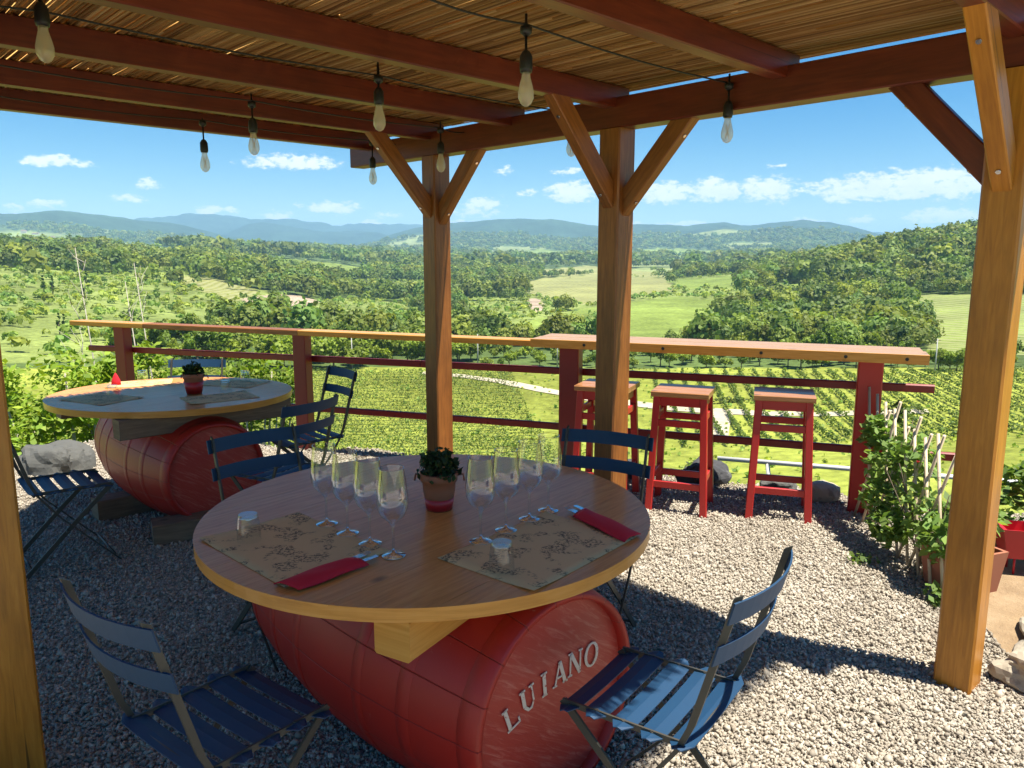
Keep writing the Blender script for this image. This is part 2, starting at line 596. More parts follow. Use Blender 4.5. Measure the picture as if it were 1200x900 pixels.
class MB:
    def __init__(s):
        s.v, s.f, s.uv, s.mi, s.sm = [], [], [], [], []

    def face(s, idx, uvs, mi=0, sm=False):
        s.f.append(tuple(idx)); s.uv.append(uvs); s.mi.append(mi); s.sm.append(sm)

    def bar(s, p0, p1, w, h, up=(0, 0, 1), ch=.004, mi=0):
        p0, p1 = Vector(p0), Vector(p1)
        d = (p1 - p0)
        L = d.length
        d.normalize()
        upv = Vector(up)
        if abs(d.dot(upv.normalized())) > .98:
            upv = Vector((0, 1, 0)) if abs(d.y) < .9 else Vector((1, 0, 0))
        x = d.cross(upv).normalized()
        z = x.cross(d).normalized()
        a, b = w / 2, h / 2
        c = min(ch, a * .45, b * .45)
        prof = [(-a + c, -b), (a - c, -b), (a, -b + c), (a, b - c), (a - c, b), (-a + c, b), (-a, b - c), (-a, -b + c)]
        o = len(s.v)
        per = [0]
        for i in range(8):
            q, r = prof[i], prof[(i + 1) % 8]
            per.append(per[-1] + math.hypot(q[0] - r[0], q[1] - r[1]))
        u0, v0 = random.random() * 40, random.random() * 40
        for e in (p0, p1):
            for q in prof:
                s.v.append(tuple(e + x * q[0] + z * q[1]))
        for i in range(8):
            j = (i + 1) % 8
            s.face((o + i, o + j, o + 8 + j, o + 8 + i),
                   [(u0, v0 + per[i]), (u0, v0 + per[i + 1]), (u0 + L, v0 + per[i + 1]), (u0 + L, v0 + per[i])], mi)
        s.face([o + i for i in range(7, -1, -1)], [(u0 + prof[i][0] * .2, v0 + prof[i][1]) for i in range(7, -1, -1)], mi)
        s.face([o + 8 + i for i in range(8)], [(u0 + prof[i][0] * .2, v0 + prof[i][1]) for i in range(8)], mi)
        return s

    def tube(s, pts, rad, n=8, mi=0, sm=True, cap=True):
        pts = [Vector(p) for p in pts]
        if isinstance(rad, (int, float)):
            rad = [rad] * len(pts)
        o = len(s.v)
        prev = None
        Lc = 0
        ls = []
        for i, p in enumerate(pts):
            d = (pts[min(i + 1, len(pts) - 1)] - pts[max(i - 1, 0)]).normalized()
            if prev is None:
                ref = Vector((0, 0, 1)) if abs(d.z) < .9 else Vector((1, 0, 0))
                x = d.cross(ref).normalized()
            else:
                x = (prev - d * prev.dot(d)).normalized()
            prev = x
            y = d.cross(x)
            if i:
                Lc += (p - pts[i - 1]).length
            ls.append(Lc)
            for k in range(n):
                t = 2 * math.pi * k / n
                s.v.append(tuple(p + (x * math.cos(t) + y * math.sin(t)) * rad[i]))
        for i in range(len(pts) - 1):
            for k in range(n):
                k2 = (k + 1) % n
                s.face((o + i * n + k, o + i * n + k2, o + (i + 1) * n + k2, o + (i + 1) * n + k),
                       [(ls[i], k / n), (ls[i], (k + 1) / n), (ls[i + 1], (k + 1) / n), (ls[i + 1], k / n)], mi, sm)
        if cap:
            s.face([o + k for k in range(n - 1, -1, -1)], [(0, 0)] * n, mi)
            e = o + (len(pts) - 1) * n
            s.face([e + k for k in range(n)], [(0, 0)] * n, mi)
        return s

    def flat(s, pts, w, th, side, mi=0):
        """flat strip along pts; width along side, thickness th"""
        pts = [Vector(p) for p in pts]
        sd = Vector(side).normalized()
        o = len(s.v)
        n = len(pts)
        for i, p in enumerate(pts):
            d = (pts[min(i + 1, n - 1)] - pts[max(i - 1, 0)]).normalized()
            nn = d.cross(sd).normalized()
            for a, b in ((-1, -1), (1, -1), (1, 1), (-1, 1)):
                s.v.append(tuple(p + sd * (a * w / 2) + nn * (b * th / 2)))
        for i in range(n - 1):
            for k in range(4):
                k2 = (k + 1) % 4
                s.face((o + i * 4 + k, o + i * 4 + k2, o + i * 4 + 4 + k2, o + i * 4 + 4 + k), [(0, 0)] * 4, mi)
        s.face((o + 3, o + 2, o + 1, o), [(0, 0)] * 4, mi)
        e = o + (n - 1) * 4
        s.face((e, e + 1, e + 2, e + 3), [(0, 0)] * 4, mi)
        return s

    def lathe(s, prof, n=32, mi=0, M4=None, closed=False, sm=True, cap=True):
        """prof: (r, z) list, about Z; M4 optional matrix"""
        o = len(s.v)
        m = len(prof)
        for r, z in prof:
            for k in range(n):
                t = 2 * math.pi * k / n
                v = Vector((r * math.cos(t), r * math.sin(t), z))
                if M4 is not None:
                    v = M4 @ v
                s.v.append(tuple(v))
        rr = m if closed else m - 1
        for i in range(rr):
            i2 = (i + 1) % m
            for k in range(n):
                k2 = (k + 1) % n
                s.face((o + i * n + k, o + i * n + k2, o + i2 * n + k2, o + i2 * n + k),
                       [(k / n, prof[i][1]), ((k + 1) / n, prof[i][1]), ((k + 1) / n, prof[i2][1]), (k / n, prof[i2][1])], mi, sm)
        if not closed and cap:
            for idx, rev in ((0, True), (m - 1, False)):
                if prof[idx][0] > 1e-6:
                    ks = range(n - 1, -1, -1) if rev else range(n)
                    s.face([o + idx * n + k for k in ks], [(math.cos(2 * math.pi * k / n) * prof[idx][0], math.sin(2 * math.pi * k / n) * prof[idx][0]) for k in ks], mi)
        return s

    def prism(s, poly, z0, z1, mi=0, side=None, uvrot=0):
        """vertical prism over XY polygon (ccw)"""
        o = len(s.v)
        n = len(poly)
        c, sn = math.cos(uvrot), math.sin(uvrot)
        for z in (z0, z1):
            for p in poly:
                s.v.append((p[0], p[1], z))
        uv = [(p[0] * c + p[1] * sn, -p[0] * sn + p[1] * c) for p in poly]
        s.face([o + n + i for i in range(n)], uv, mi)
        s.face([o + i for i in range(n - 1, -1, -1)], uv[::-1], mi)
        L = 0
        for i in range(n):
            j = (i + 1) % n
            d = math.hypot(poly[i][0] - poly[j][0], poly[i][1] - poly[j][1])
            s.face((o + i, o + j, o + n + j, o + n + i), [(L, 0), (L + d, 0), (L + d, z1 - z0), (L, z1 - z0)], mi if side is None else side)
            L += d
        return s

    def build(s, name, mats, parent=None, loc=None, rot=None):
        me = bpy.data.meshes.new(name)
        me.from_pydata(s.v, [], s.f)
        ul = me.uv_layers.new(name='UVMap')
        flat = [c for f in s.uv for p in f for c in p]
        ul.data.foreach_set('uv', flat)
        me.polygons.foreach_set('material_index', s.mi)
        me.polygons.foreach_set('use_smooth', s.sm)
        for m in (mats if isinstance(mats, (list, tuple)) else [mats]):
            me.materials.append(m)
        me.update()
        ob = bpy.data.objects.new(name, me)
        COL.objects.link(ob)
        if parent is not None:
            ob.parent = parent
        if loc is not None:
            ob.location = loc
        if rot is not None:
            ob.rotation_euler = rot
        return ob


def np_mesh(name, verts, faces, material, parent=None, tint=None, loc=None, smooth=False):
    """verts (n,3), faces (m,k) arrays; tint per-vertex colours"""
    me = bpy.data.meshes.new(name)
    verts = np.asarray(verts, np.float32)
    faces = np.asarray(faces, np.int32)
    m, k = faces.shape
    me.vertices.add(len(verts))
    me.vertices.foreach_set('co', verts.ravel())
    me.loops.add(m * k)
    me.loops.foreach_set('vertex_index', faces.ravel())
    me.polygons.add(m)
    me.polygons.foreach_set('loop_start', np.arange(0, m * k, k, dtype=np.int32))
    me.polygons.foreach_set('loop_total', np.full(m, k, np.int32))
    if smooth:
        me.polygons.foreach_set('use_smooth', np.ones(m, bool))
    if tint is not None:
        at = me.color_attributes.new('tint', 'FLOAT_COLOR', 'POINT')
        c = np.ones((len(verts), 4), np.float32)
        c[:, :3] = tint
        at.data.foreach_set('color', c.ravel())
    me.materials.append(material)
    me.update(calc_edges=True)
    me.validate()
    ob = bpy.data.objects.new(name, me)
    COL.objects.link(ob)
    if parent is not None:
        ob.parent = parent
    if loc is not None:
        ob.location = loc
    return ob


def tag(o, label=None, cat=None, group=None, kind=None):
    if label: o['label'] = label
    if cat: o['category'] = cat
    if group: o['group'] = group
    if kind: o['kind'] = kind
    return o


def thing(name, label, cat, loc=(0, 0, 0), rz=0.0, group=None):
    o = bpy.data.objects.new(name, None)
    o.empty_display_size = .1
    COL.objects.link(o)
    o.location = loc
    o.rotation_euler = (0, 0, rz)
    return tag(o, label, cat, group)


KIDS = {}


def copy_tree(o, parent=None):
    c = o.copy()
    COL.objects.link(c)
    if parent is not None:
        c.parent = parent
    for ch in list(o.children):
        copy_tree(ch, c)
    return c


def rand_dirs(n):
    v = rng.normal(size=(n, 3))
    return v / np.linalg.norm(v, axis=1, keepdims=True)


def leaf_quads(pos, size, aspect=.55, up_bias=.4, droop=None):
    """diamond leaves at pos (n,3); size (n,) -> verts, faces"""
    n = len(pos)
    nrm = rand_dirs(n)
    nrm[:, 2] = np.abs(nrm[:, 2]) + up_bias
    nrm /= np.linalg.norm(nrm, axis=1, keepdims=True)
    t = np.cross(nrm, rand_dirs(n))
    t /= np.linalg.norm(t, axis=1, keepdims=True) + 1e-9
    b = np.cross(nrm, t)
    s = np.asarray(size).reshape(-1, 1)
    v = np.stack([pos - t * s, pos + b * s * aspect + t * s * .1, pos + t * s, pos - b * s * aspect + t * s * .1], 1).reshape(-1, 3)
    f = np.arange(4 * n).reshape(n, 4)
    return v, f


def vtint(n, lo=.7, hi=1.3, warm=.12):
    a = rng.uniform(lo, hi, (n, 1))
    w = rng.uniform(-warm, warm, (n, 1))
    c = np.concatenate([a * (1 + w), a, a * (1 - w)], 1)
    return np.repeat(c, 4, 0)


# ------------------------------------------------------------------ directions
A = Vector((.72, .69, 0)).normalized()
B = Vector((-A.y, A.x, 0))
RC = Vector((1.775, 2.83, 0))          # corner post of the pergola


def PG(t, a, z=0.0):
    """pergola frame: t along the front beam, a back along the rafters"""
    return RC + B * t - A * a + Vector((0, 0, z))


# ------------------------------------------------------------------ terrain
UC = np.array([-600, -200, 0, 150, 300, 450, 600, 750, 900, 1050, 1200, 1400, 1800], float)
VT = {  # distance -> picture row the ground at that distance shows at, per bearing
    95:   [548] * 13,
    130:  [502] * 13,
    175:  [430, 430, 432, 434, 434, 434, 433, 432, 432, 434, 434, 434, 434],
    230:  [400, 400, 400, 402, 405, 410, 411, 408, 412, 415, 414, 412, 412],
    300:  [372, 372, 374, 377, 386, 398, 397, 389, 397, 397, 394, 390, 390],
    400:  [348, 348, 350, 353, 363, 384, 379, 368, 378, 368, 364, 360, 360],
    550:  [322, 322, 325, 331, 343, 368, 361, 351, 352, 338, 334, 325, 325],
    750:  [303, 305, 308, 315, 328, 350, 346, 341, 331, 301, 288, 280, 280],
    1000: [290, 292, 296, 302, 315, 332, 331, 330, 319, 281, 264, 250, 250],
    1400: [279, 280, 284, 293, 304, 318, 321, 322, 318, 312, 300, 290, 290],
    2000: [272, 272, 275, 285, 297, 306, 312, 312, 309, 309, 308, 306, 306],
    3000: [288, 288, 289, 290, 293, 298, 303, 303, 302, 302, 302, 302, 302],
    4500: [292, 292, 292, 292, 293, 295, 297, 297, 297, 297, 297, 297, 297],
}
ZNEAR = {.5: -1.6, 5.5: -1.6, 7: -1.9, 9: -3.0, 15: -6.8, 30: -13, 60: -20.5}
RN = np.array(sorted(list(VT) + list(ZNEAR)) + [6000., 14000., 20000.])
UG = np.arange(-600, 1801, 10.0)


def smooth1(a, k, axis):
    ker = np.exp(-.5 * (np.arange(-3 * k, 3 * k + 1) / k) ** 2)
    ker /= ker.sum()
    pad = [(0, 0)] * a.ndim
    pad[axis] = (3 * k, 3 * k)
    ap = np.pad(a, pad, mode='edge')
    return np.apply_along_axis(lambda x: np.convolve(x, ker, 'valid'), axis, ap)


def build_table():
    Z = np.zeros((len(UG), len(RN)))
    for j, r in enumerate(RN):
        if r in ZNEAR:
            Z[:, j] = ZNEAR[r]
        elif r in VT:
            vv = np.interp(UG, UC, VT[r])
            for i, u in enumerate(UG):
                d = ray(u, vv[i])
                Z[i, j] = H + r * d[2] / math.hypot(d[0], d[1])
        else:
            Z[:, j] = 5 if r == 6000 else 20
    LR = np.linspace(math.log(.5), math.log(20000), 500)
    D = np.stack([np.interp(LR, np.log(RN), Z[i]) for i in range(len(UG))])
    D = smooth1(D, 4, 0)
    D = smooth1(D, 3, 1)
    return LR, D


LR, DT = build_table()
RIDGES = [  # distance, depth, ridge line as (u, v)
    (6500, 1100, [(-600, 250), (-300, 256), (0, 254), (50, 251), (95, 250), (150, 257), (200, 265), (280, 281), (420, 290), (450, 279), (480, 270), (540, 262), (575, 260), (640, 263), (700, 266), (760, 263), (800, 264), (840, 258), (870, 262), (930, 258), (965, 263), (1010, 275), (1060, 286), (1200, 290), (1500, 280), (1800, 270)]),
    (8200, 900, [(-600, 300), (180, 300), (250, 284), (300, 268), (335, 264), (380, 269), (440, 272), (520, 285), (620, 300), (1800, 300)]),
    (10500, 1300, [(-600, 262), (0, 264), (150, 258), (200, 253), (260, 251), (300, 257), (340, 258), (420, 263), (470, 262), (600, 276), (1200, 276), (1800, 268)]),
]
RIDGE_E = []
for r0, w0, pts in RIDGES:
    vv = np.interp(UG, [p[0] for p in pts], [p[1] for p in pts])
    e = []
    for i, u in enumerate(UG):
        d = ray(u, vv[i])
        e.append(H + r0 * d[2] / math.hypot(d[0], d[1]))
    RIDGE_E.append(np.array(e))


def vnoise(x, y, seed=0):
    xi, yi = np.floor(x).astype(np.int64), np.floor(y).astype(np.int64)
    xf, yf = x - xi, y - yi

    def h(a, b):
        n = (a * 374761393 + b * 668265263 + seed * 974711) & 0x7fffffff
        n = ((n ^ (n >> 13)) * 1274126177) & 0x7fffffff
        return ((n ^ (n >> 16)) & 0xffff) / 65535.0
    sx, sy = xf * xf * (3 - 2 * xf), yf * yf * (3 - 2 * yf)
    a = h(xi, yi) * (1 - sx) + h(xi + 1, yi) * sx
    b = h(xi, yi + 1) * (1 - sx) + h(xi + 1, yi + 1) * sx
    return a * (1 - sy) + b * sy


def fbm(x, y, oct=4, seed=0):
    s, a = 0, .5
    for i in range(oct):
        s = s + a * (vnoise(x, y, seed + i) - .5)
        x, y, a = x * 2.03, y * 2.03, a * .5
    return s


def zfun(x, y):
    x = np.asarray(x, float)
    y = np.asarray(y, float)
    r = np.hypot(x, y) + 1e-6
    az = np.arctan2(x, y)
    u = 600 + 890 * np.tan(np.clip(az, -.93, .93))
    ui = np.clip((u - UG[0]) / 10, 0, len(UG) - 1.001)
    ri = np.clip((np.log(r) - LR[0]) / (LR[1] - LR[0]), 0, len(LR) - 1.001)
    i0, j0 = ui.astype(int), ri.astype(int)
    fu, fr = ui - i0, ri - j0
    z = (DT[i0, j0] * (1 - fu) * (1 - fr) + DT[i0 + 1, j0] * fu * (1 - fr) + DT[i0, j0 + 1] * (1 - fu) * fr + DT[i0 + 1, j0 + 1] * fu * fr)
    z = z + fbm(x / 90, y / 90, 4, 3) * np.clip((r - 150) / 400, 0, 1) * 7
    z = z + fbm(x / 8, y / 8, 3, 9) * .5 * np.clip((r - 9) / 10, 0, 1)
    far = np.clip((r - 2500) / 1500, 0, 1)
    z = z + fbm(x / 700, y / 700, 4, 5) * far * 40
    for (r0, w0, _), e in zip(RIDGES, RIDGE_E):
        en = np.interp(u, UG, e)
        wob = r0 + fbm(x / 1500, y / 1500, 3, 21) * 900
        zz = np.where(r < wob, np.exp(-((r - wob) / w0) ** 2 * .5), np.exp(-((r - wob) / (w0 * .6)) ** 2 * .5))
        zz = en * zz * (1 + fbm(x / 420, y / 420, 5, 31) * .32) + fbm(x / 600, y / 600, 5, 13) * 80 * zz
        z = np.where(r > 4000, np.maximum(z, zz), z)
    return z


def project(x, y, z):
    c, s = math.cos(PITCH), math.sin(PITCH)
    zz = z - H
    f = np.maximum(y * c - zz * s, 1e-3)
    up = y * s + zz * c
    return 600 + FPX * x / f, 450 - FPX * up / f


def hit(u, v, r0=9.0):
    d = ray(u, v)
    d = d / math.hypot(d[0], d[1])
    r = np.geomspace(r0, 15000, 6000)
    below = (H + d[2] * r) < zfun(d[0] * r, d[1] * r)
    k = int(np.argmax(below)) if below.any() else len(r) - 1
    x, y = d[0] * r[k], d[1] * r[k]
    return float(x), float(y), float(zfun(x, y))


def inpoly(u, v, poly):
    res = np.zeros(u.shape, bool)
    n = len(poly)
    for i in range(n):
        x0, y0 = poly[i]
        x1, y1 = poly[(i + 1) % n]
        c = ((y0 > v) != (y1 > v)) & (u < (x1 - x0) * (v - y0) / (y1 - y0 + 1e-12) + x0)
        res ^= c
    return res


# land use, by the bearing and dip at which each patch lies from the terrace
P_KNOLL = [(596, 334), (640, 325), (700, 322), (780, 326), (792, 340), (745, 350), (690, 357), (640, 352)]
P_KNOLL2 = [(622, 318), (690, 311), (790, 321), (790, 326), (700, 322), (640, 324)]
P_MEADOW = [(575, 390), (610, 378), (660, 366), (720, 358), (800, 347), (850, 352), (884, 362), (835, 374), (890, 388), (870, 402), (740, 406), (620, 404), (575, 396)]
P_SLOPE = [(1030, 344), (1100, 345), (1300, 344), (1300, 416), (1090, 416), (1080, 388), (1052, 362)]
P_GLADE = [(880, 340), (930, 332), (990, 330), (935, 350), (900, 356)]
P_SCRUB = [(-400, 314), (30, 314), (130, 322), (210, 318), (250, 330), (300, 338), (340, 347), (372, 352), (390, 372), (330, 380), (240, 392), (150, 408), (100, 425), (-400, 430)]
P_SCRUB2 = [(-400, 268), (30, 270), (110, 280), (180, 288), (250, 300), (190, 302), (120, 292), (0, 288), (-400, 288)]
P_TAN = [(205, 322), (250, 326), (300, 340), (310, 352), (270, 352), (230, 338)]
P_QUARRY = [(284, 352), (310, 346), (345, 345), (374, 352), (366, 364), (345, 368), (318, 362), (292, 362)]
P_FIELDFAR = [(270, 300), (330, 303), (420, 312), (450, 322), (400, 326), (330, 318), (280, 310)]
P_FAR2 = [(735, 292), (800, 291), (862, 296), (840, 304), (760, 302)]
P_FAR3 = [(560, 296), (640, 292), (690, 300), (640, 305), (580, 303)]
P_FAR4 = [(880, 296), (960, 296), (1000, 302), (940, 305)]
P_BROWN = [(618, 352), (630, 350), (640, 362), (632, 366), (620, 360)]
P_GLADE2 = [(700, 392), (830, 384), (880, 388), (870, 397), (700, 399)]
P_MID = [(345, 372), (420, 378), (480, 392), (470, 402), (380, 396), (330, 386)]
P_MID2 = [(395, 326), (470, 334), (540, 336), (580, 344), (560, 352), (470, 348), (410, 340)]
P_MID3 = [(780, 328), (860, 322), (900, 328), (850, 338), (800, 338)]
P_MID4 = [(900, 372), (960, 358), (1010, 362), (985, 378), (930, 384)]


def landuse(x, y, z):
    u, v = project(x, y, z)
    u = u + fbm(x / 25, y / 25, 3, 41) * 16
    v = v + fbm(x / 25, y / 25, 3, 47) * 5
    r = np.hypot(x, y)
    k = np.full(u.shape, 1)                      # 1 woods
    k[r > 1400] = 7
    near = (v > 431) | (r < 176)
    for p, c in ((P_FAR2, 2), (P_FAR3, 2), (P_FAR4, 2), (P_FIELDFAR, 2), (P_SCRUB2, 4), (P_SCRUB, 4), (P_TAN, 3), (P_QUARRY, 5), (P_KNOLL, 3), (P_KNOLL2, 3), (P_MEADOW, 2), (P_SLOPE, 6), (P_GLADE, 2), (P_GLADE2, 2), (P_MID, 4), (P_MID2, 2), (P_MID3, 2), (P_MID4, 4), (P_BROWN, 5)):
        k[inpoly(u, v, p)] = c
    open_ = (k == 1) & (u < 870) & (r < 1400) & (fbm(x / 120, y / 120, 3, 83) > .035)
    k[open_] = 4
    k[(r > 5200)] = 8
    k[near & (r < 250)] = 0
    k[(y < 0) & (r > 60)] = 4
    return k


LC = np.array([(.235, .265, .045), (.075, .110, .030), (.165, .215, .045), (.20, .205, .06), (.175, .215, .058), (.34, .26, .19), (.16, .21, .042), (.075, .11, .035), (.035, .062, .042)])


def build_terrain():
    az = np.concatenate([np.linspace(-180, -62, 60)[:-1], np.linspace(-62, 62, 760), np.linspace(62, 180, 60)[1:]])
    az = np.radians(az)
    r = np.concatenate([[.5, 3, 5], np.geomspace(6.2, 20000, 520)])
    na, nr = len(az), len(r)
    AZ, RR = np.meshgrid(az, r, indexing='ij')
    X, Y = np.sin(AZ) * RR, np.cos(AZ) * RR
    Z = zfun(X, Y)
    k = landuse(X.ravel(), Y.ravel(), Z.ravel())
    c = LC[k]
    n = fbm(X.ravel() / 40, Y.ravel() / 40, 4, 61)[:, None]
    c = c * (1 + n * .8)
    # far flats: scattered pale clearings among the woods
    m = (k == 7) & (fbm(X.ravel() / 330, Y.ravel() / 330, 3, 71) > .12)
    c[m] = np.array([.19, .22, .08]) * (1 + n[m] * .5)
    idx = np.arange(na * nr).reshape(na, nr)
    F = np.stack([idx[:-1, :-1], idx[:-1, 1:], idx[1:, 1:], idx[1:, :-1]], -1).reshape(-1, 4)
    F = F[:, ::-1]
    V = np.stack([X, Y, Z], -1).reshape(-1, 3)
    ob = np_mesh('terrain', V, F, M['terrain'], smooth=True)
    at = ob.data.color_attributes.new('land', 'FLOAT_COLOR', 'POINT')
    cc = np.ones((len(V), 4), np.float32)
    cc[:, :3] = c
    at.data.foreach_set('color', cc.ravel())
    ra = ob.data.attributes.new('rows', 'FLOAT', 'POINT')
    ra.data.foreach_set('value', ((k == 6) | (k == 3)).astype(np.float32))
    tag(ob, kind='structure')
    return ob


terrain = build_terrain()

# ------------------------------------------------------------------ terrace ground
RL0 = Vector((2.2, 5.0, 0))
RD = Vector((-.93, .37, 0)).normalized()
RNV = Vector((.37, .93, 0)).normalized()


def RP(s, off=0.0, z=0.0):
    """a point on the railing line, s metres along it, off metres outwards"""
    return RL0 + RD * s + RNV * off + Vector((0, 0, z))


edge = []
for i, s in enumerate(np.linspace(-6, 6.2, 60)):
    e = RP(s, (.26 if s < 1.5 else .26 - .2 * min(1, (s - 1.5))) + .08 * math.sin(s * 2.3) + .07 * math.sin(s * 5.1 + 1) + random.uniform(-.03, .03))
    edge.append((e.x, e.y))
poly = edge + [(-4.6, 5.6), (-5.2, 3), (-5.6, -7), (8, -7), (8.4, 0)]
mb = MB()
mb.prism(poly[::-1] if False else poly, -1.7, 0.0)
ter = mb.build('gravel_terrace', M['gravel'])
tag(ter, kind='structure')
# bare earth strip to the side of the corner post
dirt_poly = [(1.98, 1.2), (6, 0.6), (7.4, 1.5), (6.8, 2.6), (5.2, 3.3), (4.0, 3.75), (3.3, 4.1), (2.75, 4.3), (2.45, 4.0), (2.22, 3.5), (2.12, 3.1), (2.02, 2.6), (1.92, 2.0)]
mb = MB()
mb.prism(dirt_poly, -.02, .006)
tag(mb.build('dirt_path', M['dirt']), kind='structure')


def in_terrace(x, y):
    return inpoly(x, y, poly)


def build_pebbles():
    n = 560000
    x = rng.uniform(-4.6, 3.6, n)
    y = rng.uniform(1.0, 7.2, n)
    dens = rng.uniform(0, 1, n) < np.clip(2.6 / np.maximum(y, 1.2), .45, 1)
    ok = dens & (np.abs(x) < .78 * y + .5) & in_terrace(x, y) & ~inpoly(x, y, dirt_poly)
    x, y = x[ok], y[ok]
    n = len(x)
    s = rng.gamma(3.2, .0015, n) + .0026
    base = np.array([(1, 0, 0), (-1, 0, 0), (0, 1, 0), (0, -1, 0), (0, 0, 1), (0, 0, -1)], float)
    jit = base[None] * rng.uniform(.65, 1.25, (n, 6, 1)) + rng.normal(0, .12, (n, 6, 3))
    jit[:, :, 2] *= .7
    q = rng.normal(size=(n, 4))
    q /= np.linalg.norm(q, axis=1, keepdims=True)
    w, a, b, c = q.T
    Rm = np.stack([1 - 2 * (b * b + c * c), 2 * (a * b - c * w), 2 * (a * c + b * w), 2 * (a * b + c * w), 1 - 2 * (a * a + c * c), 2 * (b * c - a * w), 2 * (a * c - b * w), 2 * (b * c + a * w), 1 - 2 * (a * a + b * b)], 1).reshape(n, 3, 3)
    v = np.einsum('nij,nkj->nki', Rm, jit) * s[:, None, None]
    v += np.stack([x, y, s * .35 + rng.uniform(0, .006, n) + np.maximum(0, fbm(x * 2.2, y * 2.2, 3, 77) + .1) * .028], 1)[:, None]
    f0 = np.array([(0, 2, 4), (2, 1, 4), (1, 3, 4), (3, 0, 4), (2, 0, 5), (1, 2, 5), (3, 1, 5), (0, 3, 5)])
    f = (f0[None] + (np.arange(n) * 6)[:, None, None]).reshape(-1, 3)
    ob = np_mesh('gravel', v.reshape(-1, 3), f, M['pebble'])
    tag(ob, 'pale limestone gravel covering the terrace', 'gravel', kind='stuff')


build_pebbles()

# ------------------------------------------------------------------ pergola


def build_pergola():
    root = thing('pergola', 'wooden pergola of stained posts and beams under a reed mat roof', 'pergola', RC)
    O = RC

    def loc(p):
        return Vector(p) - O
    zb0, zb1 = 2.32, 2.47
    posts = [(0, 0), (1.78, 0), (3.29, 0), (1.815, 2.855), (3.6, 2.86), (0.0, 4.9)]
    for i, (t, a) in enumerate(posts):
        m = MB()
        top = zb0 if a < 3 else zb0
        m.bar(loc(PG(t, a, -.02)), loc(PG(t, a, top)), .135, .135, up=tuple(A), ch=.008)
        m.build('post', M['wood_shaded'] if i in (1, 2) else M['post'], root)
    m = MB()
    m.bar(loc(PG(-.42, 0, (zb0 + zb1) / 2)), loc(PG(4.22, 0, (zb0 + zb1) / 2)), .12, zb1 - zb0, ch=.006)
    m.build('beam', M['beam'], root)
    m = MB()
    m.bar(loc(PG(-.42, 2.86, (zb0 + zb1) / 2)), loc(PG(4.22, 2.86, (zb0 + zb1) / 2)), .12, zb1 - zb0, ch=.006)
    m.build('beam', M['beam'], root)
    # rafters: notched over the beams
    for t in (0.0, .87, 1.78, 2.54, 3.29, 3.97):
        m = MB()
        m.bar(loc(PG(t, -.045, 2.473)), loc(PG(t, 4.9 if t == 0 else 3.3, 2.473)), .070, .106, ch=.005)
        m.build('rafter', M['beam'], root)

    def brace(t, a, dt, da, L=.44, w=.066, dh=.095):
        m = MB()
        d = Vector((B * dt) - (A * da)).normalized()
        base = PG(t, a, 0) + d * .045
        p0 = base + Vector((0, 0, zb0 - L - .04))
        p1 = base + d * (L + .03) + Vector((0, 0, zb0 + .02))
        if da:
            p1 = base + d * (L + .11) + Vector((0, 0, 2.425))
        q = (p1 - p0).normalized()
        m.bar(loc(p0 - q * .02), loc(p1 + q * .058), w, dh, up=(0, 0, 1), ch=.005)
        b = m.build('brace', (M['beam'] if (dt, da) == (1, 0) and a < 1 else M['wood_shaded'] if 1 < t < 4 and a < 1 else M['post']), root)
        for e in (p0 + q * .07, p1 - q * .08):
            side = q.cross(Vector((0, 0, 1))).normalized()
            n2 = side.cross(q).normalized()
            s = MB()
            c = e - n2 * (dh / 2)
            s.tube([loc(c), loc(c - n2 * .006)], .009, 8)
            s.build('bolt', M['steel'], b)
    brace(0, 0, 1, 0, L=.31)
    brace(0, 0, 0, 1, L=.33)
    brace(1.78, 0, -1, 0, L=.35)
    brace(1.78, 0, 0, 1, L=.31)
    brace(3.29, 0, -1, 0, L=.35)
    brace(3.29, 0, 0, 1, L=.31)
    brace(1.815, 2.855, -1, 0)
    brace(3.6, 2.86, -1, 0)
    brace(1.815, 2.855, 1, 0)
    # reed mat: several thin layers of reeds laid along the beams
    nA = 3.48 / .0098
    V, F = [], []
    o = 0
    hexs = [(math.cos(k * math.pi / 2.5), math.sin(k * math.pi / 2.5)) for k in range(5)]
    for layer, z in enumerate((2.536, 2.549)):
        for i in range(int(nA)):
            if random.random() < .035:
                continue
            a = -.14 + i * .0098 + random.uniform(-.003, .003)
            t = -.30 + random.uniform(-.06, .02)
            while t < 4.12:
                L = random.uniform(.9, 2.6)
                t1 = min(t + L, 4.16 + random.uniform(-.04, .05))
                rr = random.uniform(.0034, .0054)
                n = 5
                sag = random.uniform(-.004, .004)
                skew = random.uniform(-.014, .014)
                zz = z + random.uniform(-.004, .004)
                for k in range(n):
                    q = k / (n - 1)
                    c = PG(t + (t1 - t) * q, a + skew * (q - .5) + sag * math.sin(q * 6.3) * .5, zz + random.uniform(-.0015, .0015)) - O
                    for hx, hy in hexs:
                        V.append(tuple(c + A * (hx * rr) + Vector((0, 0, hy * rr))))
                for k in range(n - 1):
                    for j in range(5):
                        j2 = (j + 1) % 5
                        F.append((o + k * 5 + j, o + k * 5 + j2, o + k * 5 + 5 + j2, o + k * 5 + 5 + j))
                o += n * 5
                t = t1 + random.uniform(-.02, .03)
    np_mesh('reed_roof', np.array(V), np.array(F), M['reed'], root, smooth=True)
    m = MB()
    m.bar(loc(PG(-.30, 1.59, 2.572)), loc(PG(4.12, 1.59, 2.572)), 3.40, .006, ch=.001)
    m.build('added_roof_sheet', M['warm_sheet'], root)  # unseen sheet added over the reeds to stop sun streaks and warm the light
    return root


pergola = build_pergola()


